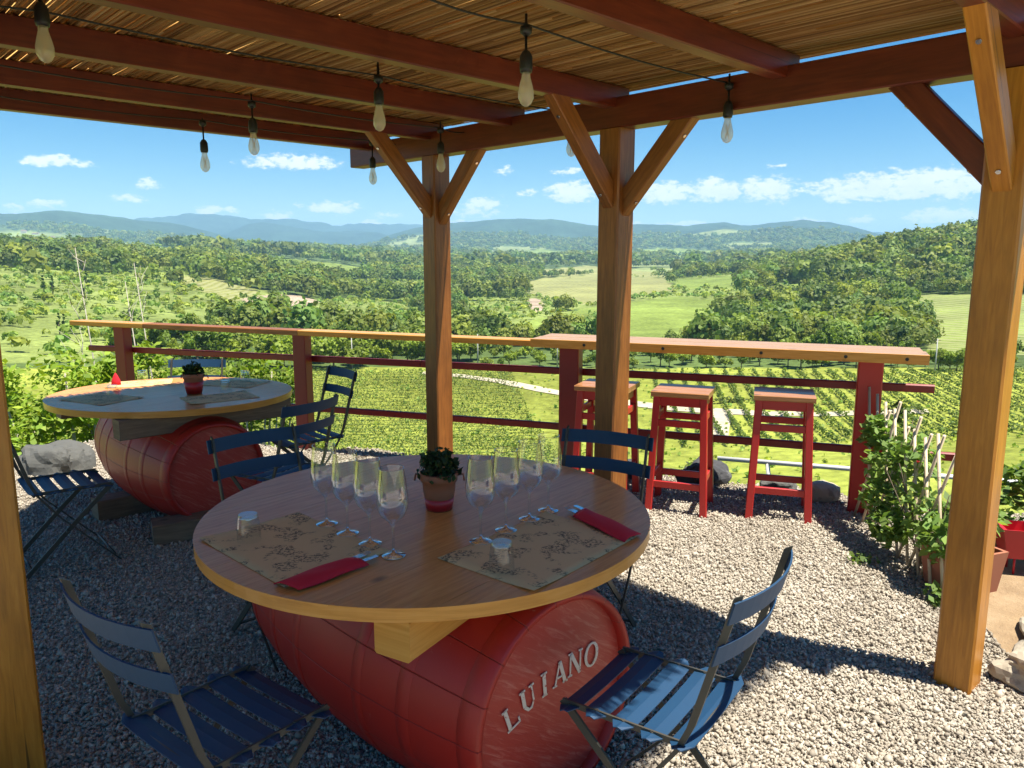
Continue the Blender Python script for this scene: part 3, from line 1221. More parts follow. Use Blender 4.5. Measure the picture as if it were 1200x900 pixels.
# ------------------------------------------------------------------ string lights
def build_string(t, bulbs, label, zc=2.27, bare=(), high={}):
    p0 = PG(t, bulbs[0] - .05, 0)
    root = thing('string_light', label, 'string light', p0, 0, 'light strings under the pergola roof')
    pts = []
    aa = [bulbs[0] - .22] + list(bulbs) + [bulbs[-1] + .5]
    hang = 2.435
    for i in range(len(aa) - 1):
        for q in np.linspace(0, 1, 9)[:-1 if i < len(aa) - 2 else None]:
            a = aa[i] + (aa[i + 1] - aa[i]) * q
            pts.append(PG(t, a, hang + (.02 if i == 0 and q == 0 else 0) - .014 * math.sin(math.pi * q)) - p0)
    MB().tube(pts, .0036, 6).build('cable', M['black'], root)
    zc0 = zc
    for a in bulbs:
        c = PG(t, a, 0) - p0
        zc = zc0 + high.get(a, 0)
        jx, jy = random.uniform(-.01, .01), random.uniform(-.01, .01)
        m = MB()
        m.lathe([(0, .185), (.0045, .185), (.0045, .072), (.012, .068), (.021, .052), (.022, .012), (.019, .0), (0, 0)], 14, M4=Matrix.Translation((c.x + jx, c.y + jy, zc + .015)))
        m.lathe([(0, 2.435 - zc), (.02, 2.43 - zc), (.020, 2.41 - zc), (.008, 2.40 - zc), (.0045, .18), (0, .18)], 10, M4=Matrix.Translation((c.x + jx, c.y + jy, zc)))
        sk = m.build('bulb_socket', M['black'], root)
        if a in bare:
            k = MB().lathe([(.022, .015), (.034, -.035), (.030, -.035), (.018, .01)], 16, M4=Matrix.Translation((c.x + jx, c.y + jy, zc)))
            k.build('socket_skirt', M['black'], sk)
            continue
        g = MB()
        prof = [(.014, .015), (.015, 0), (.022, -.026), (.027, -.048), (.026, -.068), (.017, -.086), (.006, -.093), (0, -.094)]
        g.lathe(prof, 18, M4=Matrix.Translation((c.x + jx, c.y + jy, zc)))
        b = g.build('bulb', M['bulb'], sk)
        fm = MB()
        fp = [(c.x + jx + .010 * math.cos(k * 2.1), c.y + jy + .010 * math.sin(k * 2.1), zc - (.012 if k % 2 == 0 else .075)) for k in range(7)]
        fm.tube(fp, .0016, 5, sm=False)
        fm.build('filament', M['filament'], b)


build_string(1.1, [.09, 1.34], 'black cable with bulbs over the bar stools, the string closest to the sunlit gravel')
build_string(2.05, [.05, 1.275, 2.53], 'black cable with bulbs hanging beside the middle pergola post', zc=2.30, high={2.53: .075})
build_string(2.93, [.25, 1.42, 2.6], 'black cable with bulbs hanging just in front of the far pergola post')
build_string(3.65, [.25, 1.37, 2.42], 'black cable ending in a bare socket along the outermost rafter', zc=2.245, bare=(2.42,))


# ------------------------------------------------------------------ railing and bar
def build_railing():
    o = RP(2)
    root = thing('railing', 'dark red wooden railing with flat top plank along the terrace edge', 'railing', o)
    for s in (6.4, 4.32):
        m = MB()
        m.bar(RP(s, 0, -.02) - o, RP(s, 0, 1.012) - o, .13, .10, up=tuple(RNV), ch=.006)
        m.build('post', M['red'], root)
    m = MB()
    m.bar(RP(6.99, -.01, 1.035) - o, RP(6.05, -.01, 1.035) - o, .15, .045, ch=.005)
    m.build('top_rail', M['pine_edge'], root)
    m = MB()
    m.bar(RP(6.046, -.01, 1.035) - o, RP(4.3, -.01, 1.035) - o, .15, .045, ch=.005)
    m.build('top_rail', M['wood_shaded'], root)  # plank split into lit and shaded wood tones, light put into the colour
    m = MB()
    m.bar(RP(4.296, -.01, 1.035) - o, RP(2.10, -.01, 1.035) - o, .15, .045, ch=.005)
    m.build('top_rail', M['pine_edge'], root)
    m = MB()
    m.bar(RP(6.94, .075, .775) - o, RP(3.2, .075, .805) - o, .035, .054, ch=.008)
    m.bar(RP(3.196, .075, .805) - o, RP(-.53, .075, .835) - o, .035, .054, ch=.008)
    m.build('mid_rail', M['red'], root)
    m = MB()
    m.bar(RP(6.3, .075, .33) - o, RP(2.6, .075, .375) - o, .035, .054, ch=.008)
    m.bar(RP(2.596, .075, .375) - o, RP(-.95, .075, .40) - o, .035, .054, ch=.008)
    m.build('low_rail', M['red'], root)


build_railing()


def build_bar():
    o = RP(.8)
    root = thing('bar_counter', 'long plank bar top on two thick red posts above the stools', 'bar counter', o)
    for s in (1.88, -.14):
        m = MB()
        m.bar(RP(s, -.04, -.02) - o, RP(s, -.04, 1.035) - o, .15, .12, up=tuple(RNV), ch=.008)
        m.build('post', M['red_bright'] if s < 0 else M['red'], root)
    m = MB()
    for k, (of, w) in enumerate(((-.20, .21), (.015, .21))):
        m.bar(RP(2.10 - .01 * k, of, 1.0655) - o, RP(-.44 + .012 * k, of, 1.0655) - o, w, .058, ch=.006)
    tp = m.build('bar_top', M['oldtop'], root)
    m = MB()
    m.bar(RP(2.10, -.312, 1.0655) - o, RP(-.44, -.312, 1.0655) - o, .010, .06, ch=.002)
    e = m.build('front_edge', M['pine_edge'], tp)
    for s in (1.7, 1.15, .52, .02, -.32):
        k = MB().tube([RP(s, -.316, 1.066) - o, RP(s, -.3195, 1.066) - o], .011, 8)
        k.build('bolt', M['black'], tp)


build_bar()


# ------------------------------------------------------------------ bar stools
def build_stool(label):
    root = thing('bar_stool', label, 'bar stool', (0, 0, 0), 0, 'red bar stools at the counter')
    m = MB()
    for k in range(3):
        m.bar((-.185, -.115 + k * .115, .795), (.185, -.115 + k * .115, .795), .113, .035, ch=.005)
    m.build('seat', M['stool_top'], root)
    T, Bt = (.15, .125), (.18, .165)
    corners = [(-1, -1), (1, -1), (1, 1), (-1, 1)]
    for sx, sy in corners:
        MB().bar((sx * Bt[0], sy * Bt[1], 0), (sx * T[0], sy * T[1], .778), .045, .045, up=(0, 1, 0), ch=.004).build('leg', M['red_bright'], root)

    def at(z, sx, sy):
        q = z / .778
        return Vector((sx * (Bt[0] + (T[0] - Bt[0]) * q), sy * (Bt[1] + (T[1] - Bt[1]) * q), z))
    for z, w, nm in ((.745, .06, 'apron'), (.60, .045, 'rung'), (.19, .045, 'rung')):
        for i in range(4):
            a, b = corners[i], corners[(i + 1) % 4]
            dz = .04 if (i % 2 and nm == 'rung') else 0
            MB().bar(at(z + dz, *a), at(z + dz, *b), .022, w, ch=.003).build(nm, M['red_bright'], root)
    return root


rz_r = math.atan2(-RD.y, -RD.x)
st = build_stool('red bar stool in full view between the pergola post and the other stool')
st.location = (1.14, 5.02, 0); st.rotation_euler = (0, 0, rz_r)
s2 = copy_tree(st)
s2['label'] = 'red bar stool beside the thick end post of the bar'
s2.location = (1.76, 4.89, 0); s2.rotation_euler = (0, 0, rz_r + .07)
s3 = copy_tree(st)
s3['label'] = 'red bar stool half hidden behind the middle pergola post'
s3.location = (.66, 5.23, 0); s3.rotation_euler = (0, 0, rz_r - .03)


# ------------------------------------------------------------------ barrel tables
def build_table(center, rx, ry, rz, bearers, label, lettering, zt=.78, axis=B, bl=.70, shift=.045, bmat='bearer', zc=.36, rb=.385, rh=.306):
    o = Vector((center[0], center[1], 0))
    root = thing('barrel_table', label, 'table', o)
    # top: planks cut to an oval
    n = 96
    m = MB()
    ph = math.atan2(A.y, A.x) + .12
    th = .040
    pl = 7
    ring = [(rx * math.cos(2 * math.pi * k / n), ry * math.sin(2 * math.pi * k / n)) for k in range(n)]
    cr, sr = math.cos(rz), math.sin(rz)
    ring = [(x * cr - y * sr, x * sr + y * cr) for x, y in ring]
    ca, sa = math.cos(ph), math.sin(ph)
    # plank strips as clipped polygons
    wmax = max(rx, ry) * 1.02
    for i in range(pl):
        lo, hi = -wmax + 2 * wmax * i / pl + .0006, -wmax + 2 * wmax * (i + 1) / pl - .0006
        pts = [(x * ca + y * sa, -x * sa + y * ca) for x, y in ring]

        def clip(P, f):
            out = []
            for a in range(len(P)):
                p, q = P[a], P[(a + 1) % len(P)]
                fp, fq = f(p), f(q)
                if fp >= 0: out.append(p)
                if fp * fq < 0:
                    s = fp / (fp - fq)
                    out.append((p[0] + (q[0] - p[0]) * s, p[1] + (q[1] - p[1]) * s))
            return out
        pts = clip(pts, lambda p: p[1] - lo)
        pts = clip(pts, lambda p: hi - p[1])
        if len(pts) < 3:
            continue
        w = [(x * ca - y * sa, x * sa + y * ca) for x, y in pts]
        k0 = len(m.uv)
        m.prism(w, zt - .0035, zt, 0, 1, ph)
        off = random.random() * 20
        for j in range(k0, len(m.uv)):
            m.uv[j] = [(u_ + off, v_ + i * 3.3) for u_, v_ in m.uv[j]]
    k0 = len(m.uv)
    m.prism([(x * .999, y * .999) for x, y in ring], zt - th, zt - .0036, 1, 1, ph)
    m.build('tabletop', [M['pine'], M['pine_edge']], root)
    for p0, p1 in bearers:
        b = MB()
        b.bar((p0[0], p0[1], zt - th - .062), (p1[0], p1[1], zt - th - .062), .12, .118, ch=.006)
        b.build('bearer', M[bmat], root)
    # barrel lying on its side
    ax = Vector(axis)
    up = Vector((0, 0, 1))
    side = up.cross(ax)
    M4 = Matrix(((side.x, up.x, ax.x, 0), (side.y, up.y, ax.y, 0), (side.z, up.z, ax.z, zc), (0, 0, 0, 1)))
    M4 = Matrix.Translation(ax * shift) @ M4

    def rad(q):
        return rh + (rb - rh) * (1 - (q / bl) ** 2)
    prof = [(0, -bl + .035), (rh - .022, -bl + .035), (rh - .018, -bl)] + [(rad(q), q) for q in np.linspace(-bl, bl, 25)] + [(rh - .018, bl), (rh - .022, bl - .035), (0, bl - .035)]
    bm_ = MB()
    bm_.lathe(prof[1:-1], 64, M4=M4, cap=False)
    for f in range(len(bm_.f)):
        pass
    br = bm_.build('barrel', M['barrel'], root)
    for sgn in (-1, 1):
        hd = MB()
        zz = sgn * (bl - .034)
        hd.lathe([(0, zz + sgn * .004), (rh - .020, zz + sgn * .001), (rh - .020, zz - sgn * .015)], 48, M4=M4, sm=False)
        for j in range(len(hd.uv)):
            hd.uv[j] = [((M4.inverted() @ Vector(hd.v[i])).x * .8 + (M4.inverted() @ Vector(hd.v[i])).y * .55, (M4.inverted() @ Vector(hd.v[i])).y * .8 - (M4.inverted() @ Vector(hd.v[i])).x * .55) for i in hd.f[j]]
        h = hd.build('barrel_head', M['head'], br)
        if lettering and sgn < 0:
            letters(h, M4 @ Matrix.Translation((0, .05, 0)), zz - .0065)
    for q0, q1 in ((-bl + .005, -bl + .075), (-.44, -.385), (-.22, -.17), (.17, .22), (.385, .44), (bl - .075, bl - .005)):
        hp = MB()
        e = .0016
        hp.lathe([(rad(q0) + .0005, q0), (rad(q0) + e, q0 + .001), (rad((q0 + q1) / 2) + e, (q0 + q1) / 2), (rad(q1) + e, q1 - .001), (rad(q1) + .0005, q1)], 64, M4=M4, cap=False)
        hp.build('hoop', M['barrel'], br)
    return root


def letters(parent, M4, zz):
    """painted serif capitals standing on the barrel head: strokes in (x right, y up) units of letter height"""
    m = MB()
    T, t = .17, .075     # thick and thin strokes

    def stroke(p, q, w, base, hgt, rot):
        # thin slab from p to q
        P = Vector(p); Q = Vector(q)
        d = (Q - P).normalized()
        nn = Vector((-d.y, d.x))
        pts = [P + nn * w / 2, P - nn * w / 2, Q - nn * w / 2, Q + nn * w / 2]
        c, s = math.cos(rot), math.sin(rot)
        o = len(m.v)
        for dz in (0, -.002):
            for a in pts:
                x = (a.x * c - a.y * s) * hgt + base[0]
                y = (a.x * s + a.y * c) * hgt + base[1]
                # outward side of this head: right of the viewer is -side axis
                m.v.append(tuple(M4 @ Vector((-x, y, zz + dz))))
        m.face((o + 3, o + 2, o + 1, o), [(0, 0)] * 4)
        m.face((o + 4, o + 5, o + 6, o + 7), [(0, 0)] * 4)
        for k in range(4):
            k2 = (k + 1) % 4
            m.face((o + k, o + k2, o + 4 + k2, o + 4 + k), [(0, 0)] * 4)
    G = {
        'L': [((-.2, -.5), (-.2, .5), T), ((-.36, .47), (-.04, .47), t), ((-.36, -.47), (.34, -.47), t), ((.31, -.5), (.31, -.24), t)],
        'U': [((-.24, .5), (-.24, -.22), T), ((-.24, -.24), (-.06, -.46), .13), ((-.08, -.455), (.12, -.45), .09), ((.1, -.45), (.26, -.22), t), ((.26, -.24), (.26, .5), t), ((-.4, .47), (-.08, .47), t), ((.12, .47), (.4, .47), t)],
        'I': [((0, -.5), (0, .5), T), ((-.17, .47), (.17, .47), t), ((-.17, -.47), (.17, -.47), t)],
        'A': [((-.3, -.5), (.0, .5), t), ((.3, -.5), (.0, .5), T), ((-.17, -.16), (.18, -.16), t), ((-.42, -.47), (-.18, -.47), t), ((.16, -.47), (.44, -.47), t)],
        'N': [((-.3, -.5), (-.3, .5), t), ((-.3, .5), (.3, -.5), T), ((.3, -.5), (.3, .5), t), ((-.44, .47), (-.2, .47), t), ((-.42, -.47), (-.18, -.47), t), ((.18, .47), (.42, .47), t)],
    }
    ring = [(.36 * math.cos(k * math.pi / 8), .5 * math.sin(k * math.pi / 8)) for k in range(17)]
    G['O'] = [(ring[k], ring[k + 1], .075 + .08 * abs(math.cos((k + .5) * math.pi / 8))) for k in range(16)]
    for ch, x, y, rot in (('L', -.189, -.023, .34), ('U', -.119, .006, .22), ('I', -.049, .024, .1), ('A', .02, .034, .03), ('N', .092, .041, -.03), ('O', .170, .040, -.08)):
        for p, q, w in G[ch]:
            stroke(p, q, w, (x, y), .078, rot)
    m.build('lettering', M['letter'], parent)


FT = (-.30, 2.65)
bdir = Vector((.50, .866, 0))
p0 = Vector((-.02, -.745, 0))
build_table(FT, .785, .785, 0, [(p0, p0 + bdir * .80), (Vector((-.42, -.10, 0)), Vector((-.42, -.10, 0)) + bdir * .75)],
            'round varnished table on a red barrel lettered LUIANO, laid with wine glasses', True, zc=.315, rb=.425, rh=.345)
BT = (-2.27, 5.06)


def ab(a, b):
    return tuple((A * a + B * b)[:])


build_table(BT, .775, .66, 0, [(ab(-.58, .46), ab(.52, .46)), (ab(-.50, -.46), ab(.58, -.46))],
            'round table on a plain red barrel by the railing, set with tumblers', False, bmat='block')  # darker bearers here: the shade under the top is put into their wood
for i, (p, rz, sz, lb) in enumerate((((-1.98, 4.42, 0), .5, (.16, .34, .13), 'dark wooden block wedged under the near end of the far barrel'),
                                     ((-2.55, 4.86, 0), .75, (.15, .36, .14), 'dark wooden block under the far end of the far barrel'))):
    m = MB()
    c = Vector(p)
    d = Vector((math.cos(rz), math.sin(rz), 0))
    m.bar(-d * sz[1] / 2 + Vector((0, 0, sz[2] / 2)), d * sz[1] / 2 + Vector((0, 0, sz[2] / 2)), sz[0], sz[2], ch=.006)
    tag(m.build('wooden_block', M['block'], loc=c), lb, 'wooden block', 'wooden blocks under the barrels')


# ------------------------------------------------------------------ chairs
def build_chair():
    root = thing('folding_chair', 'x', 'folding chair', (0, 0, 0), 0, 'blue slatted folding chairs')
    # seat: five curved metal slats
    m = MB()
    for k in range(5):
        y = -.175 + k * .083
        z = .452 + (.006 if k == 4 else 0) - (.012 if k == 0 else 0)
        ptsn = 7
        prof = []
        for i in range(ptsn):
            q = -1 + 2 * i / (ptsn - 1)
            prof.append(q)
        w = .066
        o = len(m.v)
        tilt = .25 if k == 0 else (-.12 if k == 4 else 0)
        segs = 12
        outl = []
        for i in range(segs + 1):
            x = -.215 + .43 * i / segs
            e = min(1, math.sqrt(max(0, 1 - max(0, (abs(x) - .19) / .027) ** 2)))
            outl.append((x, w / 2 * max(e, .25)))
        for x, hw in outl:
            sagz = -.008 * (1 - (x / .215) ** 2)
            for sy, sz in ((-1, 0), (0, .004), (1, 0)):
                m.v.append((x, y + sy * hw, z + sagz + sz + sy * hw * tilt * -1 * (-1 if k == 0 else 1)))
            for sy, sz in ((1, -.003), (0, .001), (-1, -.003)):
                m.v.append((x, y + sy * hw, z + sagz + sz + sy * hw * tilt * -1 * (-1 if k == 0 else 1)))
        for i in range(segs):
            for j in range(6):
                j2 = (j + 1) % 6
                m.face((o + i * 6 + j, o + i * 6 + j2, o + i * 6 + 6 + j2, o + i * 6 + 6 + j)[::-1], [(0, 0)] * 4, 0, False)
        m.face([o + j for j in range(6)], [(0, 0)] * 6)
        m.face([o + segs * 6 + j for j in range(5, -1, -1)], [(0, 0)] * 6)
        for sx in (-1, 1):
            m.tube([(sx * .178, y, z), (sx * .178, y, z + .0045)], .0055, 8, mi=1)
    m.build('seat', [M['blue'], M['frame']], root)
    # backrest: two curved slats
    m = MB()
    for z, y, hgt in ((.855, .292, .060), (.738, .258, .056)):
        pts = []
        for i in range(13):
            x = -.218 + .436 * i / 12
            pts.append((x, y + .042 * (1 - (x / .218) ** 2) - .012, z))
        m.flat(pts, hgt, .005, (0, .26, 1))
    m.build('backrest', M['blue'], root)
    # frames
    for sx in (-1, 1):
        m = MB()
        pts = [(sx * .192, .288, .892), (sx * .192, .235, .70), (sx * .192, .185, .52), (sx * .192, .15, .44), (sx * .192, .06, .31), (sx * .192, -.215, .004)]
        m.flat(pts, .026, .009, (0, .85, .5))
        m.build('back_leg', M['frame'], root)
        m = MB()
        pts = [(sx * .170, -.205, .442), (sx * .170, .0, .25), (sx * .170, .245, .004)]
        m.flat(pts, .024, .008, (0, .75, .66))
        m.build('front_leg', M['frame'], root)
        m = MB()
        m.flat([(sx * .178, -.20, .443), (sx * .178, .165, .452)], .018, .006, (0, 0, 1))
        m.build('seat_rail', M['frame'], root)
    for a, b, r, nm in (((-.192, -.185, .045), (.192, -.185, .045), .007, 'crossbar'), ((-.172, .21, .045), (.172, .21, .045), .007, 'crossbar'),
                        ((-.198, .03, .222), (-.165, .03, .222), .009, 'pivot'), ((.165, .03, .222), (.198, .03, .222), .009, 'pivot'),
                        ((-.198, .17, .448), (.198, .17, .448), .007, 'hinge_rod')):
        MB().tube([a, b], r, 8).build(nm, M['frame'], root)
    return root


proto = build_chair()
chairs = [
    ((.41, 2.01), (-.81, .59), 'blue slatted folding chair in front of the barrel lettering, half in sun'),
    ((-.775, 1.90), (.60, .80), 'shaded blue folding chair closest to the camera, facing the barrel side'),
    ((-.97, 3.19), (.69, -.72), 'blue folding chair between the two barrel tables, facing the laid table'),
    ((.30, 3.14), (-.45, -.89), 'dark folding chair behind the laid table, its back against the stools'),
    ((-1.42, 5.18), (-.76, -.65), 'folding chair by the railing post with its back to the vineyard'),
    ((-1.36, 4.32), (-.87, .49), 'dark folding chair nearest the far barrel head, seen from behind'),
    ((-2.42, 5.60), (.05, -1), 'folding chair on the railing side of the far table, only its back showing'),
    ((-2.47, 4.08), (.76, .65), 'folding chair with pale sky-lit seat beside the far table, next to the grey rock'),
]
for i, (c, f, lb) in enumerate(chairs):
    o = proto if i == 0 else copy_tree(proto)
    o['label'] = lb
    o.location = (c[0], c[1], .004)
    o.rotation_euler = (0, 0, math.atan2(f[0], -f[1]))


# ------------------------------------------------------------------ on the tables
def build_wineglass():
    m = MB()
    m.lathe([(.0005, .0), (.036, .0), (.0368, .0015), (.036, .003), (.02, .006), (.007, .011), (.0042, .02)], 36, 1)
    m.lathe([(.0042, .02), (.0036, .055), (.0042, .092), (.008, .100), (.018, .112), (.036, .128), (.0455, .150), (.0480, .170), (.0470, .192), (.0425, .232), (.0380, .265), (.0368, .2755)], 36, 0, cap=False)
    m.lathe([(.0368, .2755), (.0375, .2768), (.0380, .2755)], 36, 1, cap=False)
    return m.build('wine_glass', [M['glass'], M['glass_foot']])


gl = [(-.63, 2.50, 'back one of the four wine glasses nearer the tumbler'), (-.54, 2.41, 'second from the back in the row of wine glasses beside the folded napkin and fork'),
      (-.45, 2.32, 'third of the four wine glasses ahead of the terracotta pot, counting from the rear'), (-.36, 2.22, 'wine glass by the tines of the near napkin cutlery, front of its row'),
      (-.10, 2.34, 'wine glass just behind the tumbler on the sunny side mat, front of its row'), (-.02, 2.44, 'second wine glass behind the tumbler on the sunny side mat'),
      (.06, 2.55, 'third wine glass behind the tumbler on the sunny side mat'), (.13, 2.64, 'rearmost wine glass, next to the cutlery tips of the far napkin')]
ZT = .7805
g0 = build_wineglass()
for i, (x, y, lb) in enumerate(gl):
    o = g0
    if i:
        o = g0.copy(); COL.objects.link(o)
    o.location = (x, y, ZT)
    tag(o, lb, 'wine glass', 'wine glasses on the near table')


def build_tumbler():
    m = MB()   # upside down: rim on the table
    out = [(.037, 0), (.0365, .03), (.034, .06), (.031, .082), (.029, .088), (.0, .088)]
    inn = [(.0, .078), (.0265, .078), (.0285, .07), (.032, .045), (.0345, .02), (.0352, 0)]
    m.lathe([(max(r, .0001), z) for r, z in out], 20, sm=False, cap=False)
    m.lathe([(.0284, .076), (.026, .074), (.012, .0745), (.0001, .075)], 20, sm=True, cap=False)
    return m.build('tumbler', M['glass_tumbler'])


t0 = build_tumbler()
tmb = [(-.84, 2.34, ZT + .003, 'upturned faceted tumbler alone on the shaded placemat of the near table'), (-.03, 2.10, ZT + .003, 'upturned tumbler at the front edge of the sunny side placemat'),
       (-2.55, 4.83, ZT, 'upturned tumbler at the near shaded edge of the far table'), (-1.90, 5.02, ZT, 'upturned tumbler just beside the flower pot on the far table'),
       (-1.92, 5.46, ZT, 'upturned tumbler on the railing side of the far table, past the flower pot'), (-2.66, 5.46, ZT, 'upturned tumbler by the pointed red napkin on the far table')]
for i, (x, y, z, lb) in enumerate(tmb):
    o = t0
    if i:
        o = t0.copy(); COL.objects.link(o)
    o.location = (x, y, z)
    tag(o, lb, 'tumbler', 'upturned tumblers')


def build_mat(c, d, L, Wd, label, z=ZT):
    """sheet of kraft paper with gently lifted corners"""
    n = 10
    V, F = [], []
    for i in range(n + 1):
        for j in range(n + 1):
            u, v = i / n - .5, j / n - .5
            lift = .006 * max(0, abs(u) + abs(v) - .78) / .22 * (1 if u * v > 0 else .3)
            V.append((u * L, v * Wd, .0012 + lift))
    for i in range(n):
        for j in range(n):
            a = i * (n + 1) + j
            F.append((a, a + n + 1, a + n + 2, a + 1))
    o = np_mesh('placemat', V, F, M['kraft'], smooth=True)
    md = o.modifiers.new('thick', 'SOLIDIFY'); md.thickness = .0008
    o.location = (c[0], c[1], z)
    o.rotation_euler = (0, 0, math.atan2(d[1], d[0]))
    tag(o, label, 'placemat', 'kraft paper placemats')


build_mat((-.69, 2.30), (.72, -.69), .53, .36, 'brown printed paper placemat under the row of glasses nearest the shaded side')
build_mat((.09, 2.285), (.64, .77), .54, .37, 'brown printed paper placemat reaching the sunlit side of the near table')
build_mat((-2.62, 4.82), (.9, -.45), .42, .3, 'dark paper placemat on the near shaded side of the far table')
build_mat((-1.88, 4.86), (.8, .6), .42, .3, 'dark paper placemat on the barrel head side of the far table')
build_mat((-1.98, 5.42), (.95, -.3), .42, .28, 'dark paper placemat on the railing side of the far table, near its end')
build_mat((-2.66, 5.42), (.9, .35), .42, .28, 'dark paper placemat on the railing side of the far table, by the red napkin')


def build_napkin(p, q, label, zb):
    """folded napkin pocket lying from p to q; cutlery sticks out beyond q"""
    p, q = Vector((*p, 0)), Vector((*q, 0))
    d = (q - p)
    L = d.length
    rz = math.atan2(d.y, d.x)
    n, w = 14, 8
    V, F = [], []
    hw = .043
    for i in range(n + 1):
        for j in range(w + 1):
            u, v = i / n, j / w * 2 - 1
            x = u * L - (.012 * (v + .4) if i == 0 else 0) - (.05 * (v * .5 + .5) if i == n else 0)
            z = .014 * (1 - abs(v) ** 3) * (.55 + .45 * math.sin(min(u * 4, 1.57))) + .003 + .0015 * math.sin(u * 9 + v * 4)
            V.append((x, v * hw * (1 + .05 * math.sin(u * 5)), z))
    for i in range(n):
        for j in range(w):
            a = i * (w + 1) + j
            F.append((a, a + w + 1, a + w + 2, a + 1))
    o = np_mesh('napkin', V, F, M['napkin'], smooth=True)
    sd = o.modifiers.new('thick', 'SOLIDIFY'); sd.thickness = .0035; sd.offset = 1
    o.location = (p.x, p.y, zb)
    o.rotation_euler = (0, 0, rz)
    tag(o, label, 'napkin', 'red napkins')
    return p, rz, L


def build_fork(label, loc, rz):
    m = MB()
    m.flat([(-.12, 0, .012), (-.05, 0, .012), (.0, 0, .012), (.045, 0, .010), (.075, 0, .012)], .009, .002, (0, 1, 0))
    m.flat([(.06, 0, .011), (.08, 0, .010), (.10, 0, .011)], .022, .002, (0, 1, 0))
    for k in (-1.5, -.5, .5, 1.5):
        m.flat([(.098, k * .0062, .011), (.12, k * .0062, .010), (.142, k * .0056, .014)], .003, .002, (0, 1, 0))
    o = m.build('fork', M['steel'], loc=loc, rot=(0, 0, rz))
    tag(o, label, 'fork')


def build_knife(label, loc, rz):
    m = MB()
    m.flat([(-.12, 0, .011), (.03, 0, .011)], .011, .004, (0, 1, 0))
    m.flat([(.03, 0, .011), (.06, 0, .011), (.11, .001, .011), (.138, .004, .011)], .017, .0018, (0, 1, 0))
    o = m.build('knife', M['steel'], loc=loc, rot=(0, 0, rz))
    tag(o, label, 'knife')


for (p, q, zb, l1, l2, l3) in (((-.615, 1.985), (-.45, 2.165), ZT + .002, 'dark red folded napkin on the shaded placemat at the near table edge', 'steel fork slipped into the napkin at the near table edge', 'steel knife slipped into the napkin at the near table edge'),
                               ((.385, 2.355), (.235, 2.605), ZT + .002, 'dark red folded napkin on the placemat by the sunlit gravel', 'steel fork pointing out of the napkin by the sunlit gravel', 'steel knife pointing out of the napkin by the sunlit gravel')):
    pp, rz, L = build_napkin(p, q, l1, zb)
    d = Vector((math.cos(rz), math.sin(rz), 0))
    s = Vector((-d.y, d.x, 0))
    build_fork(l2, pp + d * (L - .095) + s * .012 + Vector((0, 0, zb)), rz + .06)
    build_knife(l3, pp + d * (L - .090) - s * .016 + Vector((0, 0, zb)), rz - .05)
# standing folded napkin on the far table
m = MB()
m.lathe([(.036, 0), (.032, .03), (.016, .066), (.001, .088)], 10)
k = m.build('napkin', M['napkin'], loc=(-2.80, 5.36, ZT))
k.scale = (1, .55, 1)
tag(k, 'red napkin folded to a standing point on the far table', 'napkin', 'red napkins')


def build_pot(x, y, label, wrap_low, leafy, hue):
    root = thing('potted_plant', label, 'potted plant', (x, y, ZT))
    m = MB()
    m.lathe([(.0, 0), (.045, 0), (.058, .075), (.060, .105), (.066, .107), (.068, .135), (.062, .137), (.056, .115), (0, .112)], 28)
    m.build('pot', M['terracotta'], root)
    if wrap_low:
        m = MB().lathe([(.0462, .004), (.0475, .004), (.0545, .045), (.0532, .045)], 28, closed=True)
    else:
        m = MB().lathe([(.0465, .008), (.048, .006), (.064, .085), (.062, .085)], 28, closed=True)
    m.build('wrapper', M['redwrap'], root)
    n = 420
    d = rand_dirs(n)
    d[:, 2] = np.abs(d[:, 2])
    pos = d * rng.uniform(.25, 1, (n, 1)) ** .5 * np.array([.075, .075, .10]) * leafy + np.array([0, 0, .125])
    pos += (np.sin(pos[:, [1, 2, 0]] * 90) * .008)
    v, f = leaf_quads(pos, rng.uniform(.008, .017, n), .7, .2)
    np_mesh('foliage', v, f, M[hue], root, vtint(n, .5, 1.3))
    m = MB()
    for kx in (-1, 1, .4):
        m.tube([(kx * .05, .01 * kx, .12), (kx * .085, .02, .125), (kx * .09, .02, .10)], .004, 5)
    m.build('stem', M['terracotta'], root)


build_pot(-.262, 2.66, 'small terracotta pot with dark succulent in the middle of the near table', True, 1.0, 'leaf_dark')
build_pot(-2.10, 5.0, 'small red-wrapped flower pot with dry plant in the middle of the far table', False, .85, 'leaf_dark')


# ------------------------------------------------------------------ rocks, trellis and plants on the terrace
def build_rock(name, label, loc, size, material, seed, sub=3, rz=0, group=None, flat=.75):
    import bmesh
    bm = bmesh.new()
    bmesh.ops.create_icosphere(bm, subdivisions=sub, radius=1)
    co = np.array([v.co[:] for v in bm.verts])
    n = fbm(co[:, 0] * 1.3 + seed * 7 + co[:, 2], co[:, 1] * 1.3 + seed * 3 - co[:, 2], 4, seed) * 1.1
    n2 = fbm(co[:, 0] * 4 + seed + co[:, 2] * 2, co[:, 1] * 4 - co[:, 2] * 3, 3, seed + 5) * .22
    co = co * (1 + n + n2)[:, None]
    co = np.sign(co) * np.abs(co) ** flat
    for v, c in zip(bm.verts, co):
        v.co = (c[0] * size[0], c[1] * size[1], c[2] * size[2])
    me = bpy.data.meshes.new(name)
    bm.to_mesh(me)
    bm.free()
    me.materials.append(material)
    o = bpy.data.objects.new(name, me)
    COL.objects.link(o)
    o.location = loc
    o.rotation_euler = (0, 0, rz)
    tag(o, label, 'rock', group)


